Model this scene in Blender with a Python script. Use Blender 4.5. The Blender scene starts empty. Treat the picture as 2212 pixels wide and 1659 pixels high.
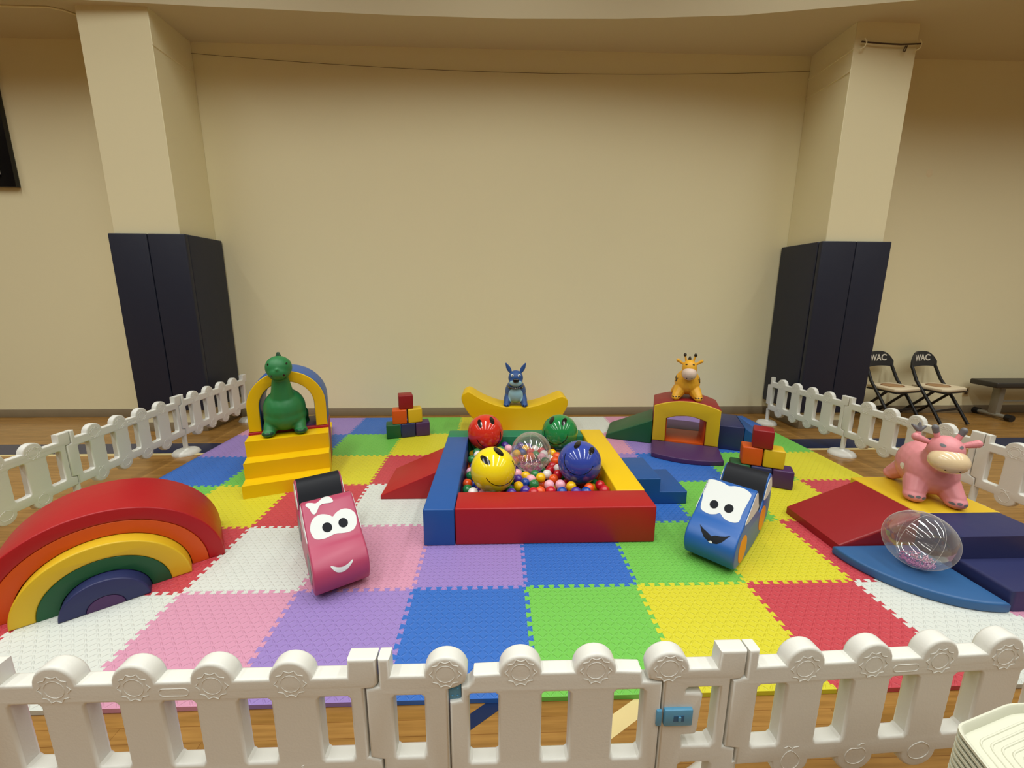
import bpy, bmesh, math, random
from mathutils import Vector, Matrix
from mathutils.bvhtree import BVHTree
from math import sin, cos, pi, radians as R
random.seed(7)
scn = bpy.context.scene
COL = scn.collection

# ---------------------------------------------------------------- camera
W_, H_ = 2212, 1659
FPX, PITCH, YAW, ROLL = 871.657, 0.191474, 0.0316222, 0.0042635
PPX, PPY = -4.034, -28.461
CAM = Vector((1.0676, -1.31685, 1.59266))
_f = Vector((sin(YAW)*cos(PITCH), cos(YAW)*cos(PITCH), -sin(PITCH)))
_r = Vector((cos(YAW), -sin(YAW), 0.0))
_u = _r.cross(_f)
CR = (cos(ROLL)*_r + sin(ROLL)*_u).normalized()
CU = (-sin(ROLL)*_r + cos(ROLL)*_u).normalized()
CF = _f
cd = bpy.data.cameras.new('camera')
cam = bpy.data.objects.new('camera', cd)
COL.objects.link(cam)
cd.sensor_width = 36.0
cd.lens = FPX/W_*36.0
cd.shift_x = -PPX/W_
cd.shift_y = PPY/W_
cd.clip_start = 0.02
m = Matrix((CR, CU, -CF)).transposed().to_4x4()
m.translation = CAM
cam.matrix_world = m
scn.camera = cam

def ray(u, v):
    """direction of the sight line that a measured photo point lies on"""
    return (CF + CR*((u-W_/2-PPX)/FPX) - CU*((v-H_/2-PPY)/FPX)).normalized()

# ---------------------------------------------------------------- world, lights, exposure
wd = bpy.data.worlds.new('world'); scn.world = wd
wd.use_nodes = True
wd.node_tree.nodes['Background'].inputs[0].default_value = (1.0, 0.95, 0.88, 1)
wd.node_tree.nodes['Background'].inputs[1].default_value = 0.03
scn.view_settings.view_transform = 'Standard'
scn.view_settings.look = 'None'
scn.view_settings.gamma = 1.0
scn.view_settings.use_curve_mapping = False
scn.view_settings.exposure = 0.05

def strip_light(x, y, z, sx, sy, watts, col=(0.97, 1.0, 0.97)):
    l = bpy.data.lights.new('ceiling_strip_light', 'AREA')
    l.shape = 'RECTANGLE'; l.size = sx; l.size_y = sy; l.energy = watts; l.color = col; l.spread = R(132)
    o = bpy.data.objects.new('ceiling_strip_light', l)
    o.location = (x, y, z); COL.objects.link(o)
    return o
for k in range(7):
    strip_light(-7.0 + 2.7*k, -1.5, 6.1, 0.22, 7.8, 120)
scn.cycles.max_bounces = 8
scn.cycles.transparent_max_bounces = 16
scn.cycles.use_denoising = True

# ---------------------------------------------------------------- materials
MATS = {}
def node(nt, t, **kw):
    n = nt.nodes.new(t)
    for k, v in kw.items():
        setattr(n, k, v)
    return n
def mth(nt, op, a, b=None, c=None):
    n = nt.nodes.new('ShaderNodeMath'); n.operation = op
    for i, s in enumerate((a, b, c)):
        if s is None: continue
        if isinstance(s, (int, float)): n.inputs[i].default_value = s
        else: nt.links.new(s, n.inputs[i])
    return n.outputs[0]
def srgb(r, g, b):
    f = lambda c: (c/255/12.92 if c/255 <= 0.04045 else ((c/255+0.055)/1.055)**2.4)
    return (f(r), f(g), f(b), 1)
def mat(name, col, rough=0.5, bump=0.0, scale=60.0, var=0.0, spec=0.5, coat=0.0, metal=0.0, vscale=2.0):
    if name in MATS: return MATS[name]
    m = bpy.data.materials.new(name); m.use_nodes = True
    nt = m.node_tree; b = nt.nodes['Principled BSDF']
    b.inputs['Base Color'].default_value = col
    b.inputs['Roughness'].default_value = rough
    b.inputs['Specular IOR Level'].default_value = spec
    b.inputs['Coat Weight'].default_value = coat
    b.inputs['Coat Roughness'].default_value = 0.08
    b.inputs['Metallic'].default_value = metal
    tc = node(nt, 'ShaderNodeTexCoord')
    if var > 0:
        nz = node(nt, 'ShaderNodeTexNoise'); nz.inputs['Scale'].default_value = vscale
        nz.inputs['Detail'].default_value = 4
        nt.links.new(tc.outputs['Object'], nz.inputs['Vector'])
        mx = node(nt, 'ShaderNodeMix', data_type='RGBA')
        mx.inputs[6].default_value = tuple(c*(1-var) for c in col[:3]) + (1,)
        mx.inputs[7].default_value = tuple(min(1, c*(1+var)) for c in col[:3]) + (1,)
        nt.links.new(nz.outputs['Fac'], mx.inputs[0]); nt.links.new(mx.outputs[2], b.inputs['Base Color'])
    if bump > 0:
        n2 = node(nt, 'ShaderNodeTexNoise'); n2.inputs['Scale'].default_value = scale
        n2.inputs['Detail'].default_value = 3
        nt.links.new(tc.outputs['Object'], n2.inputs['Vector'])
        bp = node(nt, 'ShaderNodeBump'); bp.inputs['Strength'].default_value = bump
        bp.inputs['Distance'].default_value = 0.01
        nt.links.new(n2.outputs['Fac'], bp.inputs['Height']); nt.links.new(bp.outputs[0], b.inputs['Normal'])
    MATS[name] = m
    return m
def vinyl(name, col, rough=0.42):
    """foam covered in vinyl: broad soft wrinkles"""
    return mat('vinyl_'+name, col, rough=rough, bump=0.28, scale=7.0, var=0.03, spec=0.4)

V = dict(
    red=vinyl('red', srgb(168, 22, 28)), orange=vinyl('orange', srgb(206, 84, 22)), wine=vinyl('wine', srgb(142, 26, 32)),
    yellow=vinyl('yellow', srgb(230, 188, 4)), green=vinyl('green', srgb(26, 84, 50)),
    blue=vinyl('blue', srgb(24, 76, 138)), navy=vinyl('navy', srgb(40, 45, 88)),
    purple=vinyl('purple', srgb(72, 42, 88)), teal=vinyl('pit_green', srgb(30, 122, 84)),
    lens=vinyl('lens_blue', srgb(46, 92, 142)), archblue=vinyl('arch_blue', srgb(44, 92, 165)),
    dull=vinyl('dull_yellow', srgb(214, 178, 36)), pitblue=vinyl('pit_blue', srgb(30, 82, 152)))
mBlack = mat('black_vinyl', srgb(22, 25, 32), 0.5, bump=0.1, scale=8, spec=0.25)
mWhiteVinyl = mat('white_vinyl', srgb(216, 220, 218), 0.45)
mPink = mat('pink_vinyl', srgb(176, 66, 98), 0.38, bump=0.1, scale=6)
mCarBlue = mat('car_blue_vinyl', srgb(30, 92, 170), 0.38, bump=0.1, scale=6)
mFence = mat('white_plastic', srgb(217, 216, 208), 0.4, bump=0.05, scale=160)
mHinge = mat('blue_hinge_plastic', srgb(84, 148, 184), 0.35)
mPad = mat('navy_pad_vinyl', srgb(30, 34, 52), 0.5, bump=0.15, scale=9)
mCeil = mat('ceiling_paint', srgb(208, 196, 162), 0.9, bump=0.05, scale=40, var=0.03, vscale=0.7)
mWall = mat('wall_paint', srgb(237, 228, 188), 0.75, bump=0.06, scale=30, var=0.035, vscale=0.6)
mHall = mat('hall_paint', srgb(222, 224, 222), 0.8)
mBase = mat('baseboard_rubber', srgb(138, 124, 98), 0.55, var=0.08, vscale=8)
mMetalBlack = mat('black_metal', srgb(20, 19, 20), 0.4)
mTan = mat('tan_seat_vinyl', srgb(218, 202, 170), 0.55, bump=0.3, scale=12)
mGrey = mat('grey_metal', srgb(150, 145, 130), 0.45, metal=0.3)

def ball_mat(name, col): return mat(name, col, 0.12, spec=0.5, coat=0.3)
def rubber(name, col): return mat(name, col, 0.45, spec=0.45)
def clear_mat(name, tint, refl=0.08, dens=0.05):
    m = bpy.data.materials.new(name); m.use_nodes = True
    nt = m.node_tree; nt.nodes.clear()
    out = node(nt, 'ShaderNodeOutputMaterial')
    tr = node(nt, 'ShaderNodeBsdfTransparent'); tr.inputs[0].default_value = tint
    gl = node(nt, 'ShaderNodeBsdfGlossy'); gl.inputs['Roughness'].default_value = 0.03
    df = node(nt, 'ShaderNodeBsdfDiffuse'); df.inputs[0].default_value = (.9, .88, .85, 1)
    lw = node(nt, 'ShaderNodeLayerWeight'); lw.inputs[0].default_value = 0.35
    nz = node(nt, 'ShaderNodeTexNoise'); nz.inputs['Scale'].default_value = 9
    tc = node(nt, 'ShaderNodeTexCoord'); nt.links.new(tc.outputs['Object'], nz.inputs['Vector'])
    bp = node(nt, 'ShaderNodeBump'); bp.inputs['Strength'].default_value = 0.35; bp.inputs['Distance'].default_value = 0.02
    nt.links.new(nz.outputs['Fac'], bp.inputs['Height']); nt.links.new(bp.outputs[0], gl.inputs['Normal'])
    a = mth(nt, 'MULTIPLY_ADD', lw.outputs['Facing'], 0.45, refl)
    m1 = node(nt, 'ShaderNodeMixShader'); nt.links.new(a, m1.inputs[0])
    nt.links.new(tr.outputs[0], m1.inputs[1]); nt.links.new(gl.outputs[0], m1.inputs[2])
    p = mth(nt, 'POWER', lw.outputs['Facing'], 3.0)
    bfac = mth(nt, 'MULTIPLY_ADD', p, 0.35, dens)
    m2 = node(nt, 'ShaderNodeMixShader'); nt.links.new(bfac, m2.inputs[0])
    nt.links.new(m1.outputs[0], m2.inputs[1]); nt.links.new(df.outputs[0], m2.inputs[2])
    nt.links.new(m2.outputs[0], out.inputs[0])
    return m

def foam_mat(name, col):
    """EVA foam with the raised treadplate dashes pressed into it"""
    m = bpy.data.materials.new('foam_'+name); m.use_nodes = True
    nt = m.node_tree; b = nt.nodes['Principled BSDF']
    b.inputs['Base Color'].default_value = col
    b.inputs['Roughness'].default_value = 0.45
    b.inputs['Specular IOR Level'].default_value = 0.45
    tc = node(nt, 'ShaderNodeTexCoord'); sp = node(nt, 'ShaderNodeSeparateXYZ')
    nt.links.new(tc.outputs['Object'], sp.inputs[0])
    c = 0.61/22
    u = mth(nt, 'DIVIDE', sp.outputs[0], c); v = mth(nt, 'DIVIDE', sp.outputs[1], c)
    fu = mth(nt, 'SUBTRACT', mth(nt, 'FRACT', u), 0.5); fv = mth(nt, 'SUBTRACT', mth(nt, 'FRACT', v), 0.5)
    par = mth(nt, 'FLOORED_MODULO', mth(nt, 'ADD', mth(nt, 'FLOOR', u), mth(nt, 'FLOOR', v)), 2.0)
    s = mth(nt, 'SUBTRACT', 1.0, mth(nt, 'MULTIPLY', par, 2.0))
    sv = mth(nt, 'MULTIPLY', s, fv)
    p = mth(nt, 'MULTIPLY', mth(nt, 'ADD', fu, sv), 0.7071)
    q = mth(nt, 'MULTIPLY', mth(nt, 'SUBTRACT', fu, sv), 0.7071)
    pp = mth(nt, 'POWER', mth(nt, 'ABSOLUTE', mth(nt, 'DIVIDE', p, 0.58)), 2.0)
    qq = mth(nt, 'POWER', mth(nt, 'ABSOLUTE', mth(nt, 'DIVIDE', q, 0.17)), 2.0)
    h = mth(nt, 'MAXIMUM', mth(nt, 'SUBTRACT', 1.0, mth(nt, 'ADD', pp, qq)), 0.0)
    bp = node(nt, 'ShaderNodeBump'); bp.inputs['Strength'].default_value = 0.85
    bp.inputs['Distance'].default_value = 0.0030
    nt.links.new(h, bp.inputs['Height']); nt.links.new(bp.outputs[0], b.inputs['Normal'])
    return m
FOAM = [('white', foam_mat('white', srgb(205, 209, 202))), ('pink', foam_mat('pink', srgb(202, 142, 168))),
        ('purple', foam_mat('purple', srgb(146, 122, 186))), ('blue', foam_mat('blue', srgb(48, 102, 184))),
        ('green', foam_mat('green', srgb(108, 184, 76))), ('yellow', foam_mat('yellow', srgb(204, 196, 44))),
        ('red', foam_mat('red', srgb(186, 64, 74)))]

def floor_mat():
    m = bpy.data.materials.new('maple_floor'); m.use_nodes = True
    nt = m.node_tree; b = nt.nodes['Principled BSDF']
    tc = node(nt, 'ShaderNodeTexCoord')
    br = node(nt, 'ShaderNodeTexBrick')
    br.inputs['Scale'].default_value = 1.0
    br.inputs['Brick Width'].default_value = 0.9; br.inputs['Row Height'].default_value = 0.057
    br.inputs['Mortar Size'].default_value = 0.0008; br.inputs['Bias'].default_value = 0.0
    br.inputs['Color1'].default_value = srgb(146, 108, 52); br.inputs['Color2'].default_value = srgb(164, 124, 66)
    br.inputs['Mortar'].default_value = srgb(120, 76, 32)
    br.offset = 0.37
    nt.links.new(tc.outputs['Object'], br.inputs['Vector'])
    mp = node(nt, 'ShaderNodeMapping'); mp.inputs['Scale'].default_value = (1.5, 26, 1)
    nt.links.new(tc.outputs['Object'], mp.inputs[0])
    nz = node(nt, 'ShaderNodeTexNoise'); nz.inputs['Scale'].default_value = 2.5; nz.inputs['Detail'].default_value = 6
    nt.links.new(mp.outputs[0], nz.inputs['Vector'])
    mx = node(nt, 'ShaderNodeMix', data_type='RGBA', blend_type='MULTIPLY')
    cr = node(nt, 'ShaderNodeValToRGB')
    cr.color_ramp.elements[0].position = 0.3; cr.color_ramp.elements[0].color = (0.66, 0.58, 0.48, 1)
    cr.color_ramp.elements[1].position = 0.65; cr.color_ramp.elements[1].color = (1.05, 1.0, 0.95, 1)
    nt.links.new(nz.outputs['Fac'], cr.inputs[0])
    mx.inputs[0].default_value = 0.8
    nt.links.new(br.outputs['Color'], mx.inputs[6]); nt.links.new(cr.outputs[0], mx.inputs[7])
    nt.links.new(mx.outputs[2], b.inputs['Base Color'])
    b.inputs['Roughness'].default_value = 0.22
    b.inputs['Specular IOR Level'].default_value = 0.5
    return m

# ---------------------------------------------------------------- object helpers
def tag(o, label=None, cat=None, group=None, kind=None):
    if label: o['label'] = label
    if cat: o['category'] = cat
    if group: o['group'] = group
    if kind: o['kind'] = kind
    return o
def thing(name, label, cat, loc=(0, 0, 0), rz=0.0, group=None):
    o = bpy.data.objects.new(name, None); COL.objects.link(o)
    o.location = loc; o.rotation_euler = (0, 0, rz); o.empty_display_size = 0.05
    return tag(o, label, cat, group)
def mw(o):
    """world matrix from the object's own channels"""
    mm = Matrix.LocRotScale(o.location, o.rotation_euler, o.scale)
    return (mw(o.parent) @ mm) if o.parent else mm
def finish(me, angle=40):
    me.polygons.foreach_set('use_smooth', [True]*len(me.polygons))
    try: me.set_sharp_from_angle(angle=R(angle))
    except Exception: pass
    return me
def link(name, me, mt, parent=None, world=False, smooth=40):
    if isinstance(me, bmesh.types.BMesh):
        bm = me; me = bpy.data.meshes.new(name); bm.to_mesh(me); bm.free()
    if world and parent is not None:
        me.transform(mw(parent).inverted())
    if mt is not None:
        me.materials.clear(); me.materials.append(mt)
    if smooth: finish(me, smooth)
    o = bpy.data.objects.new(name, me); COL.objects.link(o)
    if parent is not None: o.parent = parent
    return o
def copy_tree(o, parent=None):
    c = o.copy(); COL.objects.link(c); c.parent = parent
    for ch in list(o.children): copy_tree(ch, c)
    return c
def box(x0, x1, y0, y1, z0, z1, bev=0.0, seg=3, mtx=None):
    bm = bmesh.new(); bmesh.ops.create_cube(bm, size=1)
    for v in bm.verts:
        v.co = Vector(((x0+x1)/2+v.co.x*(x1-x0), (y0+y1)/2+v.co.y*(y1-y0), (z0+z1)/2+v.co.z*(z1-z0)))
    if bev > 0: bmesh.ops.bevel(bm, geom=list(bm.edges), offset=bev, segments=seg, profile=0.5, affect='EDGES')
    if mtx is not None: bm.transform(mtx)
    return bm
def prism(loops, thick, bev=0.0, res=3, mtx=None):
    """outline loops in the XY plane (holes are allowed), rounded edges, centred on z=0; returns a mesh"""
    cu = bpy.data.curves.new('tmp', 'CURVE'); cu.dimensions = '2D'; cu.fill_mode = 'BOTH'
    for lp in loops:
        sp = cu.splines.new('POLY'); sp.points.add(len(lp)-1); sp.use_cyclic_u = True
        for i, p in enumerate(lp): sp.points[i].co = (p[0], p[1], 0, 1)
    cu.extrude = max(thick/2-bev, 0.00001)
    if bev > 0: cu.bevel_depth = bev; cu.offset = -bev; cu.bevel_resolution = res
    o = bpy.data.objects.new('tmp', cu); COL.objects.link(o)
    dg = bpy.context.evaluated_depsgraph_get()
    me = bpy.data.meshes.new_from_object(o.evaluated_get(dg))
    bpy.data.objects.remove(o); bpy.data.curves.remove(cu)
    bm = bmesh.new(); bm.from_mesh(me); bmesh.ops.remove_doubles(bm, verts=bm.verts, dist=1e-5)
    bmesh.ops.recalc_face_normals(bm, faces=bm.faces); bm.to_mesh(me); bm.free()
    if mtx is not None: me.transform(mtx)
    return me
XZ = Matrix(((1, 0, 0, 0), (0, 0, -1, 0), (0, 1, 0, 0), (0, 0, 0, 1)))    # outline (x,z), thickness along y
def frame(px, py, ang, z=0.0):
    return Matrix.Translation((px, py, z)) @ Matrix.Rotation(R(ang), 4, 'Z')
def YZ(x0, x1):
    """outline (y,z) extruded along x from x0 to x1"""
    return Matrix(((0, 0, 1, (x0+x1)/2), (1, 0, 0, 0), (0, 1, 0, 0), (0, 0, 0, 1)))
def XZd(y0, y1):
    return Matrix.Translation((0, (y0+y1)/2, 0)) @ XZ
def catmull(pts, n=4, closed=True):
    out = []; N = len(pts)
    for i in range(N if closed else N-1):
        g = (lambda k: pts[k % N]) if closed else (lambda k: pts[max(0, min(N-1, k))])
        p0, p1, p2, p3 = g(i-1), g(i), g(i+1), g(i+2)
        for j in range(n):
            t = j/n
            out.append(tuple(0.5*((2*p1[d]) + (-p0[d]+p2[d])*t + (2*p0[d]-5*p1[d]+4*p2[d]-p3[d])*t*t + (-p0[d]+3*p1[d]-3*p2[d]+p3[d])*t**3) for d in range(len(p1))))
    if not closed: out.append(tuple(pts[-1]))
    return out
def tube(bm, pts, r, seg=8, closed=False):
    pts = [Vector(p) for p in pts]; N = len(pts); rings = []
    rr = r if hasattr(r, '__len__') else [r]*N
    up = None
    for i in range(N):
        if closed: t = pts[(i+1) % N]-pts[i-1]
        else: t = pts[min(i+1, N-1)]-pts[max(i-1, 0)]
        t.normalize()
        if up is None: up = t.orthogonal().normalized()
        up = (up - t*up.dot(t)).normalized(); sd = t.cross(up)
        rings.append([bm.verts.new(pts[i]+rr[i]*(cos(2*pi*k/seg)*up+sin(2*pi*k/seg)*sd)) for k in range(seg)])
    for i in range(N if closed else N-1):
        a, b = rings[i], rings[(i+1) % N]
        for k in range(seg): bm.faces.new((a[k], a[(k+1) % seg], b[(k+1) % seg], b[k]))
    if not closed:
        bm.faces.new(rings[0][::-1]); bm.faces.new(rings[-1])
    return bm
def tubes(lst, r, seg=8, closed=False):
    bm = bmesh.new()
    for p in lst: tube(bm, p, r, seg, closed)
    bmesh.ops.recalc_face_normals(bm, faces=bm.faces)
    return bm
def ell(bm, c, r, rot=None, sub=3):
    mm = Matrix.Translation(c) @ (rot if rot is not None else Matrix.Identity(4)) @ Matrix.Diagonal((r[0], r[1], r[2], 1))
    bmesh.ops.create_icosphere(bm, subdivisions=sub, radius=1, matrix=mm)
def limb(bm, a, b, ra, rb, n=7):
    a, b = Vector(a), Vector(b)
    for i in range(n):
        t = i/(n-1); r = ra+(rb-ra)*t
        ell(bm, a.lerp(b, t), (r, r, r), sub=2)
def fuse(bm, voxel=0.006, smooth=10):
    """merge overlapping blobs into one continuous skin"""
    me = bpy.data.meshes.new('tmp'); bm.to_mesh(me); bm.free()
    o = bpy.data.objects.new('tmp', me); COL.objects.link(o)
    a = o.modifiers.new('r', 'REMESH'); a.mode = 'VOXEL'; a.voxel_size = voxel
    s = o.modifiers.new('s', 'SMOOTH'); s.factor = 0.5; s.iterations = smooth
    dg = bpy.context.evaluated_depsgraph_get()
    res = bpy.data.meshes.new_from_object(o.evaluated_get(dg))
    bpy.data.objects.remove(o); bpy.data.meshes.remove(me)
    return res
def bvh_of(o):
    M = mw(o); me = o.data
    return BVHTree.FromPolygons([M @ v.co for v in me.vertices], [tuple(p.vertices) for p in me.polygons])
def patch(poly, hit, step, off):
    """cut a 2D outline into small facets and lay each vertex on a surface found by hit(x,y)"""
    bm = bmesh.new()
    f = bm.faces.new([bm.verts.new((p[0], p[1], 0)) for p in poly])
    xs = [p[0] for p in poly]; ys = [p[1] for p in poly]
    for ax, lo, hi in ((0, min(xs), max(xs)), (1, min(ys), max(ys))):
        n = max(1, int((hi-lo)/step))
        for k in range(1, n):
            c = lo+(hi-lo)*k/n
            co = (c, 0, 0) if ax == 0 else (0, c, 0); no = (1, 0, 0) if ax == 0 else (0, 1, 0)
            bmesh.ops.bisect_plane(bm, geom=list(bm.verts)+list(bm.edges)+list(bm.faces), plane_co=co, plane_no=no)
    bmesh.ops.triangulate(bm, faces=bm.faces)
    for v in bm.verts:
        p, n = hit(v.co.x, v.co.y)
        v.co = p + n*off
    return bm
def photo_hit(bvh):
    """where the sight line of a measured point meets the real surface"""
    def h(u, v):
        d = ray(u, v)
        p, n, i, dist = bvh.ray_cast(CAM, d)
        if p is None:
            p, n, i, dist = bvh.find_nearest(CAM + d*3)
        if n.dot(d) > 0: n = -n
        return p, n
    return h
def axis_hit(bvh, org, X, Y, D):
    def h(x, y):
        o = org + X*x + Y*y - D*2
        p, n, i, dist = bvh.ray_cast(o, D)
        if p is None: p, n, i, dist = bvh.find_nearest(o + D*2)
        if n.dot(D) > 0: n = -n
        return p, n
    return h
def ellipse(cx, cy, a, b, deg=0, n=28):
    c, s = cos(R(deg)), sin(R(deg))
    return [(cx+a*cos(2*pi*k/n)*c-b*sin(2*pi*k/n)*s, cy+a*cos(2*pi*k/n)*s+b*sin(2*pi*k/n)*c) for k in range(n)]
def arc3(p, q, r, n=24):
    (ax, ay), (bx, by), (cx, cy) = p, q, r
    d = 2*(ax*(by-cy)+bx*(cy-ay)+cx*(ay-by))
    ux = ((ax*ax+ay*ay)*(by-cy)+(bx*bx+by*by)*(cy-ay)+(cx*cx+cy*cy)*(ay-by))/d
    uy = ((ax*ax+ay*ay)*(cx-bx)+(bx*bx+by*by)*(ax-cx)+(cx*cx+cy*cy)*(bx-ax))/d
    rad = math.hypot(ax-ux, ay-uy)
    a0, a1, a2 = (math.atan2(t[1]-uy, t[0]-ux) for t in (p, q, r))
    def unwrap(a, ref, sg):
        while (a-ref)*sg < 0: a += sg*2*pi
        return a
    sg = 1
    b1 = unwrap(a1, a0, 1); b2 = unwrap(a2, a0, 1)
    if b1 > b2: sg = -1; b2 = unwrap(a2, a0, -1)
    return [(ux+rad*cos(a0+(b2-a0)*k/n), uy+rad*sin(a0+(b2-a0)*k/n)) for k in range(n+1)]
def ribbon(pts, w):
    L, Rr = [], []
    for i, p in enumerate(pts):
        a = pts[max(0, i-1)]; b = pts[min(len(pts)-1, i+1)]
        dx, dy = b[0]-a[0], b[1]-a[1]; l = math.hypot(dx, dy) or 1
        L.append((p[0]-dy/l*w/2, p[1]+dx/l*w/2)); Rr.append((p[0]+dy/l*w/2, p[1]-dx/l*w/2))
    return L + Rr[::-1]
def ribbon_on(pts, w, hit, off):
    L = ribbon(pts, w); n = len(pts); bm = bmesh.new()
    vs = []
    for q in L:
        p, nn = hit(*q); vs.append(bm.verts.new(p+nn*off))
    for i in range(n-1): bm.faces.new((vs[i], vs[i+1], vs[2*n-2-i], vs[2*n-1-i]))
    return bm

T, MZ = 0.61, 0.022      # foam tile size, top of the mat

# ================================================================ SETTING
YW = 3.83
link('floor', box(-12, 13, -14, YW+0.2, -0.1, 0), floor_mat(), smooth=0)['kind'] = 'structure'
link('wall_back', box(-12, 13, YW, YW+0.2, 0, 6.6), mWall, smooth=0)['kind'] = 'structure'
link('wall_left', box(-12.2, -12, -14, YW+0.2, 0, 6.6), mHall, smooth=0)['kind'] = 'structure'
link('wall_right', box(13, 13.2, -14, YW+0.2, 0, 6.6), mHall, smooth=0)['kind'] = 'structure'
link('wall_front', box(-12, 13, -14.2, -14, 0, 6.6), mHall, smooth=0)['kind'] = 'structure'
link('ceiling', box(-12.2, 13.2, -14.2, YW+0.2, 6.6, 6.7), mHall, smooth=0)['kind'] = 'structure'
# dropped soffit along the back wall
sof = [(-12, YW+.01), (13, YW+.01), (13, 2.75), (6.6, 2.75), (5.6, 2.80), (4.9, 2.92), (3.5, 3.17), (2.3, 3.27), (1.2, 3.31), (0, 3.30), (-1.8, 3.24), (-4, 3.15), (-12, 3.05)]
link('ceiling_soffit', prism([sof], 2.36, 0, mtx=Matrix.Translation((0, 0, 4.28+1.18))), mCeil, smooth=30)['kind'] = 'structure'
for nm, x0, x1, yf in (('pillar_left', -2.98, -2.30, 3.27), ('pillar_right', 4.69, 5.345, 3.22)):
    link(nm, box(x0, x1, yf, YW, 0, 4.30, 0.004, 1), mWall)['kind'] = 'structure'
bb = 0.012
for i, (nm, a) in enumerate((('baseboard_left', (-12, -2.98, YW-bb, YW)), ('baseboard_back', (-2.30, 4.69, YW-bb, YW)), ('baseboard_right', (5.345, 13, YW-bb, YW)))):
    link(nm, box(*a, 0, 0.105, 0.003, 2), mBase)['kind'] = 'structure'
link('baseboard_pillar_left', box(-2.992, -2.288, 3.258, YW-bb, 0, 0.105, 0.003, 2), mBase)['kind'] = 'structure'
link('baseboard_pillar_right', box(4.678, 5.357, 3.208, YW-bb, 0, 0.105, 0.003, 2), mBase)['kind'] = 'structure'
link('trim_left', box(-2.304, -2.296, 3.27, YW, 3.955, 3.975, 0.002, 1), mWall)['kind'] = 'structure'
link('trim_right', box(4.683, 4.692, 3.22, YW, 3.83, 3.85, 0.002, 1), mWall)['kind'] = 'structure'
link('trim_right_upper', box(4.683, 4.692, 3.22, YW, 4.03, 4.05, 0.002, 1), mWall)['kind'] = 'structure'
# painted court lines
mNavyLine = mat('navy_floor_paint', srgb(18, 36, 72), 0.25); mCreamLine = mat('cream_floor_paint', srgb(216, 196, 140), 0.28)
def strip(name, a, b, w, mt):
    a, b = Vector(a), Vector(b); d = (b-a).normalized(); n = Vector((-d.y, d.x))*w/2
    bm = bmesh.new()
    f = bm.faces.new([bm.verts.new((p.x, p.y, 0.0)) for p in (a-n, b-n, b+n, a+n)])
    e = bmesh.ops.extrude_face_region(bm, geom=[f])
    for v in e['geom']:
        if isinstance(v, bmesh.types.BMVert): v.co.z += 0.0012
    bmesh.ops.recalc_face_normals(bm, faces=bm.faces)
    link(name, bm, mt, smooth=0)['kind'] = 'structure'
strip('floor_line', (-12, 2.725), (13, 2.725), 0.27, mNavyLine)
strip('floor_line', (-12, 2.565), (13, 2.565), 0.045, mCreamLine)
strip('floor_line', (0.45, -0.41), (1.75, 0.455), 0.052, mNavyLine)
strip('floor_line', (0.95, -0.40), (2.2, 0.29), 0.062, mCreamLine)

# ================================================================ FOAM FLOOR TILES
def tooth_line(n=11, L=T, h=0.0115):
    p = L/n; pts = [(0, 0)]
    for i in range(n):
        x0 = i*p
        pts += [(.42*p, 0), (.38*p, h)] if i == 0 else [(x0+.25*p+.07*p, -h), (x0+.25*p-.07*p, h)]
        pts += [(x0+.62*p, h), (x0+.58*p, 0)] if i == n-1 else [(x0+.75*p+.07*p, h), (x0+.75*p-.07*p, -h)]
    pts.append((L, 0))
    return pts
TL = tooth_line()
C0, C1, R0_, R1_ = -3, 7, 0, 6
ORD = ['first', 'second', 'third', 'fourth', 'fifth', 'sixth', 'seventh', 'eighth', 'ninth', 'tenth']
for r in range(R0_, R1_):
    for c in range(C0, C1):
        straight = [(0, 0), (T, 0)]
        bot = TL if r > R0_ else straight
        top = TL if r < R1_-1 else straight
        lef = TL if c > C0 else straight
        rig = TL if c < C1-1 else straight
        o = [(x, y) for x, y in bot][:-1]
        o += [(T-y, x) for x, y in rig][:-1]
        o += [(x, T+y) for x, y in top][::-1][:-1]
        o += [(-y, x) for x, y in lef][::-1][:-1]
        bm = bmesh.new()
        from mathutils.geometry import tessellate_polygon
        lo_ = [bm.verts.new((x, y, 0.0012)) for x, y in o]; hi_ = [bm.verts.new((x, y, MZ)) for x, y in o]
        for i in range(len(o)):
            j_ = (i+1) % len(o); bm.faces.new((lo_[i], lo_[j_], hi_[j_], hi_[i]))
        # top and underside: a plain middle square and one narrow band along each toothed edge
        IN = 0.03; sq = [(IN, IN), (T-IN, IN), (T-IN, T-IN), (IN, T-IN)]
        cor = [i for i, q0 in enumerate(o) if (abs(q0[0]) < 1e-6 or abs(q0[0]-T) < 1e-6) and (abs(q0[1]) < 1e-6 or abs(q0[1]-T) < 1e-6)][:4]
        for vs_, zz, fl in ((hi_, MZ, 1), (lo_, 0.0012, -1)):
            mid = [bm.verts.new((x, y, zz)) for x, y in sq]
            bm.faces.new(mid[::fl])
            for k in range(4):
                a0, b0 = cor[k], (cor[k+1] if k < 3 else len(o))
                band = [vs_[i % len(o)] for i in range(a0, b0+1)] + [mid[(k+1) % 4], mid[k]]
                for tri in tessellate_polygon([[v.co for v in band]]):
                    try: bm.faces.new([band[i] for i in tri])
                    except ValueError: pass
        bmesh.ops.recalc_face_normals(bm, faces=bm.faces)
        cn, mt = FOAM[(c+2-r) % 7]
        ob = link('foam_tile', bm, mt, smooth=0)
        ob.location = (c*T, r*T, 0)
        rn = 'front row' if r == 0 else ('back row' if r == 5 else ORD[r]+' row from front')
        tag(ob, '%s foam puzzle tile, %s of play mat, %s from left' % (cn, rn, ORD[c-C0]), 'foam tile', 'interlocking foam floor tiles')

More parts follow.
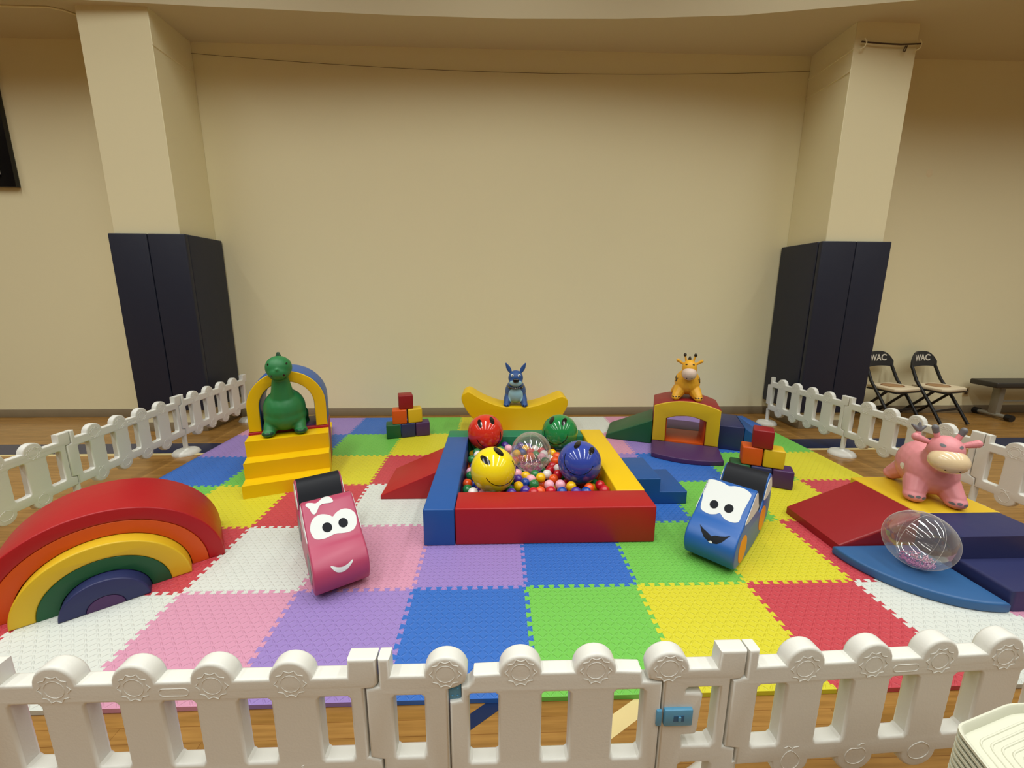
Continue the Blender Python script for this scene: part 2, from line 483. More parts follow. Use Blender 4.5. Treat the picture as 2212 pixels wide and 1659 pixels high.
# ================================================================ PICKET FENCE
FT = 0.046
def fence_outline(L, bumps, slots, lb=0.0, rb=0.0, kn=True):
    """panel silhouette (x,z) from joint to joint with round picket heads and feet"""
    zr, zt, zb = 0.540, 0.597, 0.190
    rad = 0.060
    def head(cx):
        a0 = math.asin((zr-0.537)/rad)
        return [(cx-rad*cos(t), 0.537+rad*sin(t)) for t in [a0+(pi-2*a0)*k/14 for k in range(15)]]
    def foot(cx):
        a0 = 0.0
        return [(cx+rad*cos(t), zb-0.001-rad*0.95*sin(t)) for t in [pi*k/14 for k in range(15)]]
    o = []
    # left knuckle (thin upright above, wide tongue below)
    o += [(0.033, zt+0.006)] if False else []
    o += [(0.004, zt), (0.004, 0.505), (-0.034, 0.497), (-0.034, 0.262), (0.004, 0.252), (0.004, zb)]
    o = o[::-1]                 # travelling up the left side
    o += [(0.036, zt), (0.036, zr)]
    for b in bumps: o += head(b)
    o += [(L-0.083, zr), (L-0.080, zt), (L-0.001, zt), (L-0.001, 0.515), (L-0.012, 0.502), (L-0.039, 0.500), (L-0.039, 0.262), (L-0.001, 0.250), (L-0.001, zb)]
    for b in bumps[::-1]: o += foot(b)
    loops = [o]
    for a, b in slots:
        c = 0.008
        loops.append([(a+c, 0.255), (b-c, 0.255), (b, 0.255+c), (b, 0.476-c), (b-c, 0.476), (a+c, 0.476), (a, 0.476-c), (a, 0.255+c)])
    return loops
def sun_relief(cx, cz, y):
    a = [(cx+0.027*cos(t), y, cz+0.027*sin(t)) for t in [2*pi*k/24 for k in range(24)]]
    b = []
    for k in range(60):
        t = 2*pi*k/60; ph = (k % 6)/6.0
        rr = 0.0365+0.008*abs(2*ph-1)**1.6
        b.append((cx+rr*cos(t), y, cz+rr*sin(t)))
    return a, b
def fruit_relief(cx, cz, y, kind):
    if kind == 0:   # pear
        p = [(cx+(0.030-0.010*sin(t)*(1 if sin(t) > 0 else 0))*cos(t)-0.006*max(0, sin(t)), y, cz+0.036*sin(t)) for t in [2*pi*k/28 for k in range(28)]]
        q = [[(cx-0.004, y, cz+.036), (cx+0.004, y, cz+.048), (cx+0.02, y, cz+.050)], [(cx, y, cz+.044), (cx-.014, y, cz+.054), (cx-.026, y, cz+.048)]]
    elif kind == 1:  # apple
        p = [(cx+0.034*cos(t), y, cz+0.032*sin(t)-0.007*math.exp(-((t-pi/2)/.35)**2)) for t in [2*pi*k/28 for k in range(28)]]
        q = [[(cx, y, cz+.026), (cx+0.003, y, cz+.042)], [(cx+.003, y, cz+.036), (cx+.014, y, cz+.045), (cx+.024, y, cz+.040)]]
    elif kind == 2:  # orange
        p = [(cx+0.036*cos(t), y, cz+0.031*sin(t)) for t in [2*pi*k/28 for k in range(28)]]
        q = [[(cx-.012, y, cz+.030), (cx, y, cz+.036), (cx+0.012, y, cz+.031)]]
    else:            # peach
        p = [(cx+0.033*cos(t), y, cz+0.034*sin(t)) for t in [2*pi*k/28 for k in range(28)]]
        q = [[(cx+.01, y, cz+.033), (cx+.006, y, cz+.045), (cx+.012, y, cz+.047)]]
    return p, q
def panel_parts(root, L, bumps, slots, handle=True, fruits=True, body='panel'):
    b = link(body, prism(fence_outline(L, bumps, slots), FT, 0.0085, 4, XZ), mFence, root)
    fr = []
    for k, cx in enumerate(bumps):
        for y in (-FT/2, FT/2):
            bm = bmesh.new()
            a, s = sun_relief(cx, 0.526, y); tube(bm, a, 0.0011, 6, True); tube(bm, s, 0.0014, 6, True)
            link('sun_relief', bm, mFence, b)
            bm = bmesh.new()
            p, q = fruit_relief(cx, 0.195, y, k % 4); tube(bm, p, 0.0014, 6, True)
            for s in q: tube(bm, s, 0.0014, 6)
            link('fruit_relief', bm, mFence, b)
    if handle:
        cx = (bumps[1]+bumps[2])/2
        for y in (-FT/2, FT/2):
            bm = bmesh.new()
            pts = [(cx+0.028+0.012*cos(t), y, 0.508+0.012*sin(t)) for t in [-pi/2+pi*k/8 for k in range(9)]] + [(cx-0.028+0.012*cos(t), y, 0.508+0.012*sin(t)) for t in [pi/2+pi*k/8 for k in range(9)]]
            tube(bm, pts, 0.0013, 6, True)
            link('grip_relief', bm, mFence, b)
    return b
def post_base_mesh(x):
    bm = bmesh.new()
    prof = [(0.0, 0.0), (0.118, 0.0), (0.118, 0.012), (0.100, 0.034), (0.078, 0.042), (0.030, 0.046), (0.022, 0.055)]
    n = 16
    rings = [[bm.verts.new((x+r*cos(2*pi*(k+.5)/n), r*sin(2*pi*(k+.5)/n), z)) for k in range(n)] for r, z in prof[1:]]
    for a, b in zip(rings[:-1], rings[1:]):
        for k in range(n): bm.faces.new((a[k], a[(k+1) % n], b[(k+1) % n], b[k]))
    bm.faces.new(rings[0][::-1]); bm.faces.new(rings[-1])
    tube(bm, [(x, 0, 0.045), (x, 0, 0.20)], 0.021, 16)
    bmesh.ops.recalc_face_normals(bm, faces=bm.faces)
    return bm
LP = 1.05
BUMPS = [0.180, 0.390, 0.600, 0.812]
SLOTS = [(0.045, 0.132), (0.247, 0.338), (0.456, 0.546), (0.662, 0.752), (0.882, 0.972)]
proto = thing('picket_fence_panel', 'x', 'fence panel', (0, 0, 0), 0, 'white picket fence panels')
panel_parts(proto, LP, BUMPS, SLOTS)
link('post_base', post_base_mesh(-0.003), mFence, proto)
def put_panel(x0, y0, x1, y1, label, first=[True]):
    o = proto if first[0] else copy_tree(proto); first[0] = False
    o.location = (x0, y0, 0)
    o.rotation_euler = (0, 0, math.atan2(y1-y0, x1-x0))
    s = math.hypot(x1-x0, y1-y0)/LP
    o.scale = (s, 1, 1)
    o['label'] = label
    return o
YF = -0.367+FT/2
put_panel(-0.320, YF, 0.730, YF, 'white plastic picket fence panel in the foreground, left of the gate')
put_panel(-1.370, YF, -0.320, YF, 'white plastic picket fence panel at the bottom left corner, only its right end in view')
put_panel(1.778, YF, 2.827, YF+0.037, 'white plastic picket fence panel in the foreground, right of the gate behind the stacked trays')
put_panel(2.827, YF+0.037, 3.87, YF+0.12, 'white plastic picket fence panel at the bottom right edge, behind the stacked trays')
put_panel(-2.05, 0.50, -2.05, 1.555, 'left side picket fence panel nearest the camera, behind the big rainbow arch')
put_panel(-2.05, 1.555, -2.05, 2.60, 'left side picket fence panel in the middle, above the top of the rainbow arch')
put_panel(-2.05, 2.60, -2.05, 3.65, 'left side picket fence panel farthest back, in front of the navy pillar pads')
put_panel(4.42, 3.40, 4.55, 2.43, 'right side picket fence panel farthest back, in front of the navy pillar pads')
put_panel(4.55, 2.43, 4.635, 1.37, 'right side picket fence panel behind the pink cow hopper')
put_panel(4.635, 1.37, 4.69, 0.32, 'right side picket fence panel nearest the camera, cut by the photo edge')
for x, y in ((-2.05, 3.65), ):
    o = link('fence_post_base', post_base_mesh(0), mFence); o.location = (x, y, 0)
    tag(o, 'white round fence foot at the far left end of the fence, beside the arch slide', 'fence base')

# gate unit
gt = thing('fence_gate', 'white picket gate with blue hinge and latch in the front fence', 'gate', (0.730, YF, 0))
def rr(a, b, z0, z1, c=0.008):
    return [(a+c, z0), (b-c, z0), (b, z0+c), (b, z1-c), (b-c, z1), (a+c, z1), (a, z1-c), (a, z0+c)]
def head(cx, rad=0.061, z0=0.537, a0=0.05, a1=pi-0.05, n=14):
    return [(cx-rad*cos(a0+(a1-a0)*k/n), z0+rad*sin(a0+(a1-a0)*k/n)) for k in range(n+1)]
g = -0.730
left = [(0.004, 0.04), (0.196, 0.04), (0.196, 0.490), (0.222, 0.499), (0.244, 0.513)] + head(0.190)[::-1] + [(0.036, 0.54), (0.036, 0.597), (0.004, 0.597), (0.004, 0.505), (-0.034, 0.497), (-0.034, 0.262), (0.004, 0.252)]
fl_ = link('gate_frame', prism([left, rr(0.040, 0.128, 0.258, 0.474), rr(0.040, 0.128, 0.06, 0.205)], FT, 0.0085, 4, XZ), mFence, gt)
right = [(0.814, 0.04), (1.047, 0.04), (1.047, 0.250), (1.009, 0.262), (1.009, 0.500), (1.036, 0.502), (1.047, 0.515), (1.047, 0.597), (0.970, 0.597), (0.967, 0.54), (0.886, 0.54)] + head(0.824)[::-1][1:] + [(0.768, 0.510), (0.790, 0.502), (0.814, 0.50)]
slot = [(0.886, 0.268), (0.966, 0.268), (0.978, 0.28), (0.978, 0.476), (0.888, 0.476), (0.880, 0.468), (0.882, 0.458), (0.925, 0.456), (0.932, 0.448), (0.925, 0.318), (0.918, 0.310), (0.880, 0.308)]
fr_ = link('gate_frame', prism([right, slot, rr(0.878, 0.975, 0.06, 0.205)], FT, 0.0085, 4, XZ), mFence, gt)
gate = [(0.200, 0.06), (0.810, 0.06), (0.810, 0.497), (0.752, 0.500), (0.747, 0.536)] + head(0.614)[::-1] + head(0.401)[::-1] + [(0.268, 0.537), (0.264, 0.516), (0.252, 0.502), (0.233, 0.496), (0.233, 0.452), (0.200, 0.446)]
gd = link('gate_door', prism([gate, rr(0.254, 0.338, 0.230, 0.474), rr(0.463, 0.545, 0.230, 0.474), rr(0.672, 0.760, 0.230, 0.474)], FT, 0.0085, 4, XZ), mFence, gt)
for par, cs in ((fl_, [0.190]), (gd, [0.401, 0.614]), (fr_, [0.824])):
    for cx in cs:
        bm = bmesh.new()
        for y in (-FT/2, FT/2):
            a, s = sun_relief(cx, 0.545, y); tube(bm, a, 0.0013, 6, True); tube(bm, s, 0.0016, 6, True)
        link('sun_relief', bm, mFence, par)
hg = link('hinge', box(0.197, 0.232, -0.012, 0.014, 0.447, 0.497, 0.003, 2), mHinge, gt)
bm = bmesh.new()
for x in (0.207, 0.222):
    for z in (0.460, 0.484): ell(bm, (x, -0.0125, z), (0.004, 0.002, 0.003), sub=2)
link('rivet', bm, mHinge, hg)
lt = link('latch', box(0.818, 0.902, -FT/2-0.010, -FT/2+0.004, 0.355, 0.412, 0.004, 2), mHinge, gt)
link('latch_window', box(0.845, 0.876, -FT/2-0.0112, -FT/2-0.009, 0.373, 0.394, 0.001, 1), mat('dark_blue_plastic', srgb(24, 88, 130), 0.3), lt)
link('latch_slider', box(0.858, 0.866, -FT/2-0.014, -FT/2-0.010, 0.375, 0.392, 0.001, 1), mHinge, lt)
link('latch_keeper', box(0.797, 0.813, -FT/2-0.006, -FT/2+0.004, 0.352, 0.406, 0.003, 2), mHinge, gt)
link('post_base', post_base_mesh(-0.003), mFence, gt)

# ================================================================ BALL PIT
FRONT_EXTRA = []
def beam(a, col, label):
    return tag(link('foam_beam', box(*a, 0.009, 3), V[col]), label, 'foam beam', 'foam beams around the ball pit')
beam((0.602, 0.796, 0.985, 2.272, MZ, 0.272), 'pitblue', 'long blue vinyl foam beam on the left side of the ball pit')
beam((0.600, 1.872, 2.276, 2.452, MZ, 0.272), 'teal', 'green vinyl foam beam along the back of the ball pit')
beam((1.878, 2.076, 1.212, 2.455, MZ, 0.272), 'yellow', 'yellow vinyl foam beam on the right side of the ball pit')
beam((0.800, 2.072, 0.990, 1.208, MZ, 0.272), 'red', 'red vinyl foam beam across the front of the ball pit')
tag(link('pit_base_mat', box(0.800, 1.874, 1.212, 2.272, MZ, 0.084, 0.006, 2), V['orange']), 'orange foam base mat underneath the balls of the ball pit', 'foam mat')

KB = 6.32
def kb(x, y): return (980+x/KB, 860+y/KB)
def on_plane(u, v, z):
    d = ray(u, v); t = (z-CAM.z)/d.z
    return CAM + d*t
BR = 0.165
mInk = mat('black_print', srgb(16, 16, 16), 0.15, coat=0.3)
BIG = [('red', srgb(214, 50, 34), (435, 465), 0.322, [((357, 347), 58, 30, 78), ((523, 308), 55, 29, 66)], [(318, 555), (480, 675), (632, 455)],
        'shiny red smiley ball at the back left of the ball pit'),
       ('yellow', srgb(246, 222, 30), (540, 975), 0.325, [((433, 847), 86, 40, 42), ((612, 730), 86, 36, 40)], [(445, 1090), (640, 1196), (795, 855)],
        'shiny yellow smiley ball at the front left of the ball pit'),
       ('green', srgb(34, 134, 70), (1448, 465), 0.322, [((1340, 303), 58, 27, 116), ((1508, 322), 57, 32, 116)], [(1245, 440), (1390, 632), (1558, 492)],
        'shiny green smiley ball at the back right of the ball pit'),
       ('blue', srgb(54, 74, 166), (1718, 875), 0.315, [((1690, 637), 62, 36, 130), ((1882, 720), 58, 37, 110)], [(1535, 750), (1710, 1052), (1905, 925)],
        'shiny blue smiley ball at the front right of the ball pit')]
bigs = []
for nm, col, c, z, eyes, sm, lab in BIG:
    p = on_plane(*kb(*c), z)
    root = thing('smiley_ball', lab, 'play ball', (p.x, p.y, z-BR), 0, 'big smiley balls in the pit')
    bm = bmesh.new(); ell(bm, (0, 0, BR), (BR, BR, BR), sub=5)
    b = link('ball', bm, ball_mat('ball_'+nm, col), root)
    hit = photo_hit(bvh_of(b)); bigs.append((p.x, p.y, z))
    for (ex, ey), a, bb_, dg in eyes:
        u, v = kb(ex, ey)
        link('eye', patch(ellipse(u, v, a/KB, bb_/KB, dg), hit, 2.5, 0.0009), mInk, root, world=True, smooth=80)
    pts = arc3(*[kb(*q) for q in sm], n=26)
    bm = ribbon_on(pts, 1.35, hit, 0.0009)
    link('smile', bm, mInk, root, world=True, smooth=80)
# clear beach ball in the middle with glitter beads
def clear_ball(root, rx, rz, seed, axis=Vector((0, 0, 1))):
    rot = axis.to_track_quat('Z', 'Y').to_matrix().to_4x4()
    c = Vector((0, 0, rx if rz >= rx else rx))
    return rot
CLEARM = clear_mat('clear_vinyl', (0.97, 0.96, 0.95, 1))
mSeam = clear_mat('clear_vinyl_seam', (0.9, 0.88, 0.86, 1), 0.2, 0.35)
def beads(bm, c, r, n, seed, tilt=Vector((0, 0, 0))):
    rnd = random.Random(seed)
    k = 0
    while k < n:
        x, y = rnd.uniform(-1, 1), rnd.uniform(-1, 1)
        if x*x+y*y > 1: continue
        k += 1
        x *= 0.55*r; y *= 0.55*r
        zz = -math.sqrt(max(0, (r-0.006)**2-x*x-y*y)) + rnd.uniform(0, 0.02)
        p = Vector((x, y, zz))
        s = rnd.uniform(0.0026, 0.005)
        bmesh.ops.create_icosphere(bm, subdivisions=1, radius=s, matrix=Matrix.Translation(c+p))
mBead = mat('glitter_beads', srgb(176, 96, 140), 0.12, coat=0.8)
pc = on_plane(*kb(1058, 735), 0.315)
root = thing('clear_beach_ball', 'clear inflatable ball with glitter beads in the middle of the ball pit', 'beach ball', (pc.x, pc.y, 0.315-0.16))
bm = bmesh.new(); ell(bm, (0, 0, 0.16), (0.163, 0.163, 0.163), sub=5)
link('shell', bm, CLEARM, root)
bm = bmesh.new()
for k in range(3):
    a = pi*k/3+0.3
    tube(bm, [(0.1635*cos(t)*cos(a), 0.1635*cos(t)*sin(a), 0.16+0.1635*sin(t)) for t in [2*pi*j/48 for j in range(48)]], 0.0008, 5, True)
link('seam', bm, mSeam, root)
bm = bmesh.new(); beads(bm, Vector((0, 0, 0.16)), 0.16, 420, 3)
o = link('glitter_beads', bm, mBead, root, smooth=0); o['kind'] = 'stuff'
bigs.append((pc.x, pc.y, 0.315))

BC = {'yellow': srgb(244, 190, 10), 'green': srgb(38, 122, 66), 'white': srgb(236, 230, 226), 'pink': srgb(244, 178, 196),
      'red': srgb(196, 20, 40), 'orange': srgb(236, 86, 28), 'purple': srgb(76, 46, 148), 'blue': srgb(14, 66, 158)}
SR = 0.0375
bm = bmesh.new(); ell(bm, (0, 0, 0), (SR, SR, SR), sub=4)
sm0 = bpy.data.meshes.new('small_ball'); bm.to_mesh(sm0); bm.free(); finish(sm0, 80)
smesh = {}
for k, cc in BC.items():
    me = sm0.copy(); me.materials.append(ball_mat('pit_ball_'+k, cc)); smesh[k] = me
placed = []
def pit_ball(x, y, z, col, first={}):
    o = bpy.data.objects.new('pit_ball', smesh[col]); COL.objects.link(o); o.location = (x, y, z)
    tag(o, 'small shiny %s plastic ball lying among others in the ball pit' % col, 'ball', 'small %s balls of the ball pit' % col)
    placed.append((x, y, z))
def okpos(x, y, z, tol=0.97):
    if not (0.800+SR < x < 1.874-SR and 1.212+SR < y < 2.272-SR): return False
    for a, b, c in bigs:
        if (a-x)**2+(b-y)**2+(c-z)**2 < (BR+SR*0.95)**2: return False
    for a, b, c in placed:
        if (a-x)**2+(b-y)**2+(c-z)**2 < (2*SR*tol)**2: return False
    return True
SEEN = [(982, 1065, 'yellow'), (1110, 1045, 'green'), (1190, 1085, 'yellow'), (1275, 1040, 'white'), (1425, 1040, 'red'), (1055, 1110, 'pink'),
        (1098, 1180, 'green'), (1365, 1105, 'orange'), (1305, 1185, 'pink'), (1457, 1182, 'pink'), (885, 1205, 'yellow'), (978, 1265, 'purple'),
        (1180, 1275, 'orange'), (1325, 1270, 'red'), (1478, 1280, 'blue'), (1605, 1205, 'yellow'), (1850, 1230, 'orange'), (1670, 1280, 'purple'),
        (2000, 1190, 'red'), (1980, 1130, 'red'), (2060, 1260, 'red'), (870, 1030, 'pink'), (880, 1110, 'purple'), (1345, 930, 'red'),
        (1380, 860, 'orange'), (1345, 750, 'yellow'), (1410, 795, 'orange'), (1310, 835, 'white'), (190, 1170, 'orange'), (190, 1250, 'green'),
        (265, 1290, 'white'), (170, 1095, 'white'), (235, 1060, 'green'), (205, 970, 'purple'), (180, 905, 'purple'), (250, 840, 'green'),
        (225, 805, 'yellow'), (225, 740, 'red'), (320, 740, 'green'), (695, 575, 'orange'), (770, 605, 'blue'), (840, 550, 'blue'),
        (700, 650, 'purple'), (748, 690, 'pink'), (770, 1265, 'green'), (1090, 1290, 'red'), (955, 1175, 'white'), (1190, 1180, 'orange'),
        (1000, 620, 'white'), (930, 740, 'blue'), (1160, 620, 'purple'), (1200, 730, 'red'), (1120, 780, 'green'), (1050, 800, 'orange'),
        (980, 830, 'yellow'), (860, 760, 'yellow'), (1250, 560, 'yellow')]
for x, y, c in SEEN:
    u, v = kb(x, y)
    for z in (0.185, 0.178, 0.192, 0.170, 0.162, 0.200, 0.154, 0.147, 0.14, 0.13):
        p = on_plane(u, v, z)
        if okpos(p.x, p.y, z, 0.9): pit_ball(p.x, p.y, z, c); break
cl = list(BC)
sp = 0.0795
j = 0; y = 1.212+SR+0.002
rnd = random.Random(11)
while y < 2.272-SR:
    x = 0.800+SR+0.002 + (sp/2 if j % 2 else 0)
    while x < 1.874-SR:
        z = 0.0845+SR
        if okpos(x, y, z, 0.93): pit_ball(x, y, z, rnd.choice(cl))
        x += sp
    y += sp*0.866; j += 1
tries = 0
while len(placed) < 300 and tries < 20000:
    tries += 1
    x, y = rnd.uniform(0.84, 1.84), rnd.uniform(1.25, 2.24)
    near = [p for p in placed if (p[0]-x)**2+(p[1]-y)**2 < (1.7*SR)**2 and p[2] < 0.15]
    z = rnd.choice((0.172, 0.182, 0.19))
    if len(near) >= 2 and okpos(x, y, z, 0.93): pit_ball(x, y, z, rnd.choice(cl))

# wedge ramp on the left of the pit, steps on the right
tag(link('foam_ramp', prism([[(0.165, 0), (0.165, 0.030), (0.60, 0.225), (0.60, 0)]], 0.50, 0.006, 3, Matrix.Translation((0, 1.83, MZ)) @ XZ), V['red']),
    'red foam wedge ramp leaning against the left side of the ball pit', 'foam ramp')
tag(link('foam_steps', prism([[(2.082, 0), (2.50, 0), (2.50, 0.100), (2.29, 0.100), (2.29, 0.208), (2.082, 0.208)]], 0.40, 0.007, 3, Matrix.Translation((0, 1.66, MZ)) @ XZ), V['blue']),
    'blue two-step foam block on the right side of the ball pit', 'foam steps')

# ================================================================ STAIRS + ARCH + SLIDE (left back)
FA = frame(-0.891, 1.603, 20.5, MZ)
sw = 0.62
prof = [(0, 0), (-0.004, 0.106), (0.128, 0.106), (0.118, 0.240), (0.258, 0.240), (0.248, 0.376), (0.405, 0.376), (0.405, 0)]
tag(link('foam_stairs', prism([prof], sw, 0.006, 3, FA @ YZ(0, sw)), V['yellow']), 'yellow three-step foam stairs leading up to the arch', 'foam stairs')
a = thing('foam_arch', 'yellow and blue foam arch standing on a red block behind the yellow stairs', 'foam arch', FA @ Vector((sw/2, 0.58, 0)), R(20.5))
link('red_block', box(0.0, sw, 0.410, 0.760, 0, 0.398, 0.008, 3, FA), V['red'], a, world=True)
def arch_loop(cx, r, z0, zs, n=28):
    return [(cx-r, z0)] + [(cx-r*cos(pi*k/n), zs+r*sin(pi*k/n)) for k in range(n+1)] + [(cx+r, z0)]
ro, ri_, zs = 0.306, 0.208, 0.605
def ring(ro, ri):
    o = arch_loop(sw/2, ro, 0.400, zs); i = arch_loop(sw/2, ri, 0.400, zs)
    return [o + i[::-1]]
link('arch_shell', prism(ring(ro, ri_), 0.33, 0.006, 3, FA @ XZd(0.428, 0.758)), V['archblue'], a, world=True)
link('arch_face', prism(ring(ro-0.003, ri_+0.003), 0.018, 0.007, 3, FA @ XZd(0.412, 0.430)), V['yellow'], a, world=True)
link('platform_shade', box(0.11, sw-0.11, 0.44, 0.75, 0.396, 0.402, 0.002, 2, FA), V['purple'], a, world=True)  # thin purple sheet stands in for shade on the red block's top
sl = [(0.765, 0), (0.765, 0.392)] + [(0.765+0.75*t, 0.392*(1-t)**1.8+0.05) for t in [k/12 for k in range(1, 13)]] + [(1.56, 0.075), (1.56, 0)]
tag(link('foam_slide', prism([sl], sw-0.04, 0.006, 3, FA @ YZ(0.02, sw-0.02)), V['yellow']), 'yellow foam slide running down behind the arch to the back wall', 'foam slide')

# ================================================================ BANANA ROCKER
ban = catmull([(0.715, 0.487), (0.765, 0.488), (0.90, 0.405), (1.08, 0.335), (1.26, 0.312), (1.45, 0.325), (1.62, 0.375), (1.755, 0.432), (1.81, 0.430), (1.852, 0.385),
               (1.84, 0.30), (1.76, 0.17), (1.62, 0.07), (1.45, 0.015), (1.26, 0.0), (1.07, 0.015), (0.90, 0.09), (0.76, 0.22), (0.675, 0.37), (0.672, 0.45)], 5)
tag(link('foam_rocker', prism([ban], 0.28, 0.012, 4, Matrix.Translation((0, 3.16, MZ)) @ XZ), V['yellow']),
    'yellow banana-shaped foam rocker at the back wall under the blue dog', 'foam rocker')

# ================================================================ BLOCK PYRAMIDS
def cube_block(name, col, label, grp, P, w, ang, S, h):
    bm = box(-S/2, S/2, -S/2, S/2, 0, h, 0.012, 3)
    o = link(name, bm, V[col]); o.location = P; o.rotation_euler = (0, 0, R(ang))
    return tag(o, label, 'foam block', grp)
def pyramid(px, py, ang, S, h, depth_off, side, extra):
    F = frame(px, py, ang, MZ)
    d = S+0.004
    for i, cn in enumerate(('green', 'navy', 'purple')):
        p = F @ Vector((S/2+i*d, S/2, 0))
        cube_block('foam_block', cn, '%s foam cube, %s of the bottom row in the %s block pyramid' % (cn, ('left end', 'middle', 'right end')[i], side), side+' block pyramid', p, 0, ang, S, h)
    for i, cn in enumerate(('orange', 'dull')):
        p = F @ Vector((S+i*(d+0.004)+extra[i][0], S/2+extra[i][1], h+0.001))
        cube_block('foam_block', cn, '%s foam cube in the middle row of the %s block pyramid' % ('orange' if i == 0 else 'yellow', side), side+' block pyramid', p, 0, ang+extra[i][2], S, h)
    p = F @ Vector((1.5*S+extra[2][0], S/2+extra[2][1], 2*h+0.002))
    cube_block('foam_block', 'wine', 'red foam cube on the very top of the %s block pyramid' % side, side+' block pyramid', p, 0, ang+extra[2][2], S, h)
pyramid(-0.135, 2.880, 15.0, 0.152, 0.156, 0, 'back left', [(-0.005, 0.005, -2), (-0.005, 0.012, 4), (-0.01, 0.03, 3)])
pyramid(3.050, 1.850, -27.5, 0.150, 0.156, 0, 'right', [(0.0, 0.012, 2), (0.0, 0.016, 1), (-0.005, 0.012, -4)])

# ================================================================ TUNNEL SET (right back)
FT2 = frame(2.70, 2.70, -21.0, MZ)
tw, td = 0.635, 0.46
tn = thing('foam_tunnel', 'foam tunnel with a yellow front and red roof, under the giraffe', 'foam tunnel', FT2 @ Vector((tw/2, td/2, 0)), R(-21))
def roof(x0, x1, z0, ze, za, n=16):
    out = [(x0, z0)]
    for k in range(n+1):
        t = k/n; out.append((x0+(x1-x0)*t, ze+(za-ze)*(1-(2*t-1)**2)))
    return out + [(x1, z0)]
outer = roof(0, tw, 0, 0.425, 0.494); inner = roof(0.130, 0.505, 0.0, 0.298, 0.340)
inner2 = roof(0.136, 0.499, 0.0, 0.292, 0.334)
link('body', prism([outer + inner[::-1]], td-0.02, 0.008, 3, FT2 @ XZd(0.02, td)), V['wine'], tn, world=True)
o2 = [(x+(0.002 if x < tw/2 else -0.002), z-0.002) for x, z in outer]
link('front_panel', prism([roof(0.003, tw-0.003, 0.045, 0.422, 0.490) + roof(0.127, 0.508, 0.045, 0.295, 0.337)[::-1]], 0.022, 0.008, 3, FT2 @ XZd(0.0, 0.022)), V['dull'], tn, world=True)
link('lining', prism([roof(0.1305, 0.5045, 0.05, 0.2975, 0.3395) + roof(0.138, 0.497, 0.05, 0.290, 0.332)[::-1]], td-0.05, 0.002, 1, FT2 @ XZd(0.025, td-0.025)), V['orange'], tn, world=True)
link('tunnel_floor', box(0.132, 0.503, 0.03, td-0.005, 0, 0.05, 0.004, 2, FT2), V['orange'], tn, world=True)
def lens(x0, x1, y0, bulge, side=-1):
    n = 16; pts = [(x0, 0), (x1, 0), (x1, side*y0)]
    for k in range(1, n): 
        t = k/n; pts.append((x1+(x0-x1)*t, side*(y0+bulge*(1-(2*t-1)**2))))
    pts.append((x0, side*y0)); return pts
tag(link('landing_mat', prism([lens(0.0, tw, 0.365, 0.075)], 0.048, 0.008, 3, FT2 @ Matrix.Translation((0, -0.004, 0.024))), V['purple']),
    'purple curved foam landing mat in front of the tunnel', 'foam mat')
tag(link('landing_mat', prism([lens(0.0, tw, 0.30, 0.06, 1)], 0.048, 0.008, 3, FT2 @ Matrix.Translation((0, td+0.004, 0.024))), V['purple']),
    'purple foam landing mat behind the tunnel, seen through its opening', 'foam mat')
tag(link('foam_ramp', prism([[(-0.475, 0), (-0.475, 0.035), (-0.455, 0.055), (-0.004, 0.262), (-0.004, 0)]], 0.45, 0.012, 3, FT2 @ XZd(0.0, 0.45)), V['green']),
    'dark green foam wedge ramp on the left side of the tunnel', 'foam ramp')
tag(link('foam_step', box(tw+0.004, tw+0.235, 0.085, 0.56, 0, 0.250, 0.008, 3, FT2), V['navy']),
    'navy foam block step against the right side of the tunnel', 'foam step')
tag(link('foam_ramp', prism([[(tw+0.238, 0), (tw+0.238, 0.248), (tw+0.56, 0.03), (tw+0.56, 0)]], 0.47, 0.008, 3, FT2 @ XZd(0.088, 0.558)), V['blue']),
    'blue foam wedge ramp right of the navy step, behind the block pyramid', 'foam ramp')

# ================================================================ CORNER CLIMBER (right front)
tag(link('foam_ramp', prism([[(3.17, 0), (3.17, 0.050), (3.655, 0.248), (3.655, 0)]], 0.47, 0.014, 3, Matrix.Translation((0, 1.088, MZ)) @ XZ), V['wine']),
    'red foam wedge ramp rising toward the pink cow at the right', 'foam ramp')
tag(link('foam_platform', box(3.68, 4.20, 0.885, 1.39, MZ, 0.262, 0.009, 3), V['dull']), 'yellow square foam platform under the pink cow hopper', 'foam platform')
tag(link('foam_steps', prism([[(0.372, 0), (0.372, 0.116), (0.622, 0.116), (0.628, 0.25), (0.872, 0.25), (0.872, 0)]], 0.53, 0.020, 3, Matrix.Translation((0, 0, MZ)) @ YZ(3.645, 4.175)), V['navy']),
    'navy two-step foam block at the right edge of the photo', 'foam steps')
q = [(3.628, 0.848)] + [(3.628-0.505*cos(t), 0.848-0.488*sin(t)) for t in [pi/2*k/20 for k in range(21)]]
q[-1] = (3.628, 0.36)
tag(link('landing_mat', prism([q], 0.056, 0.013, 3, Matrix.Translation((0, 0, MZ+0.028))), V['lens']), 'blue quarter-circle foam mat under the clear beach ball at the right', 'foam mat')
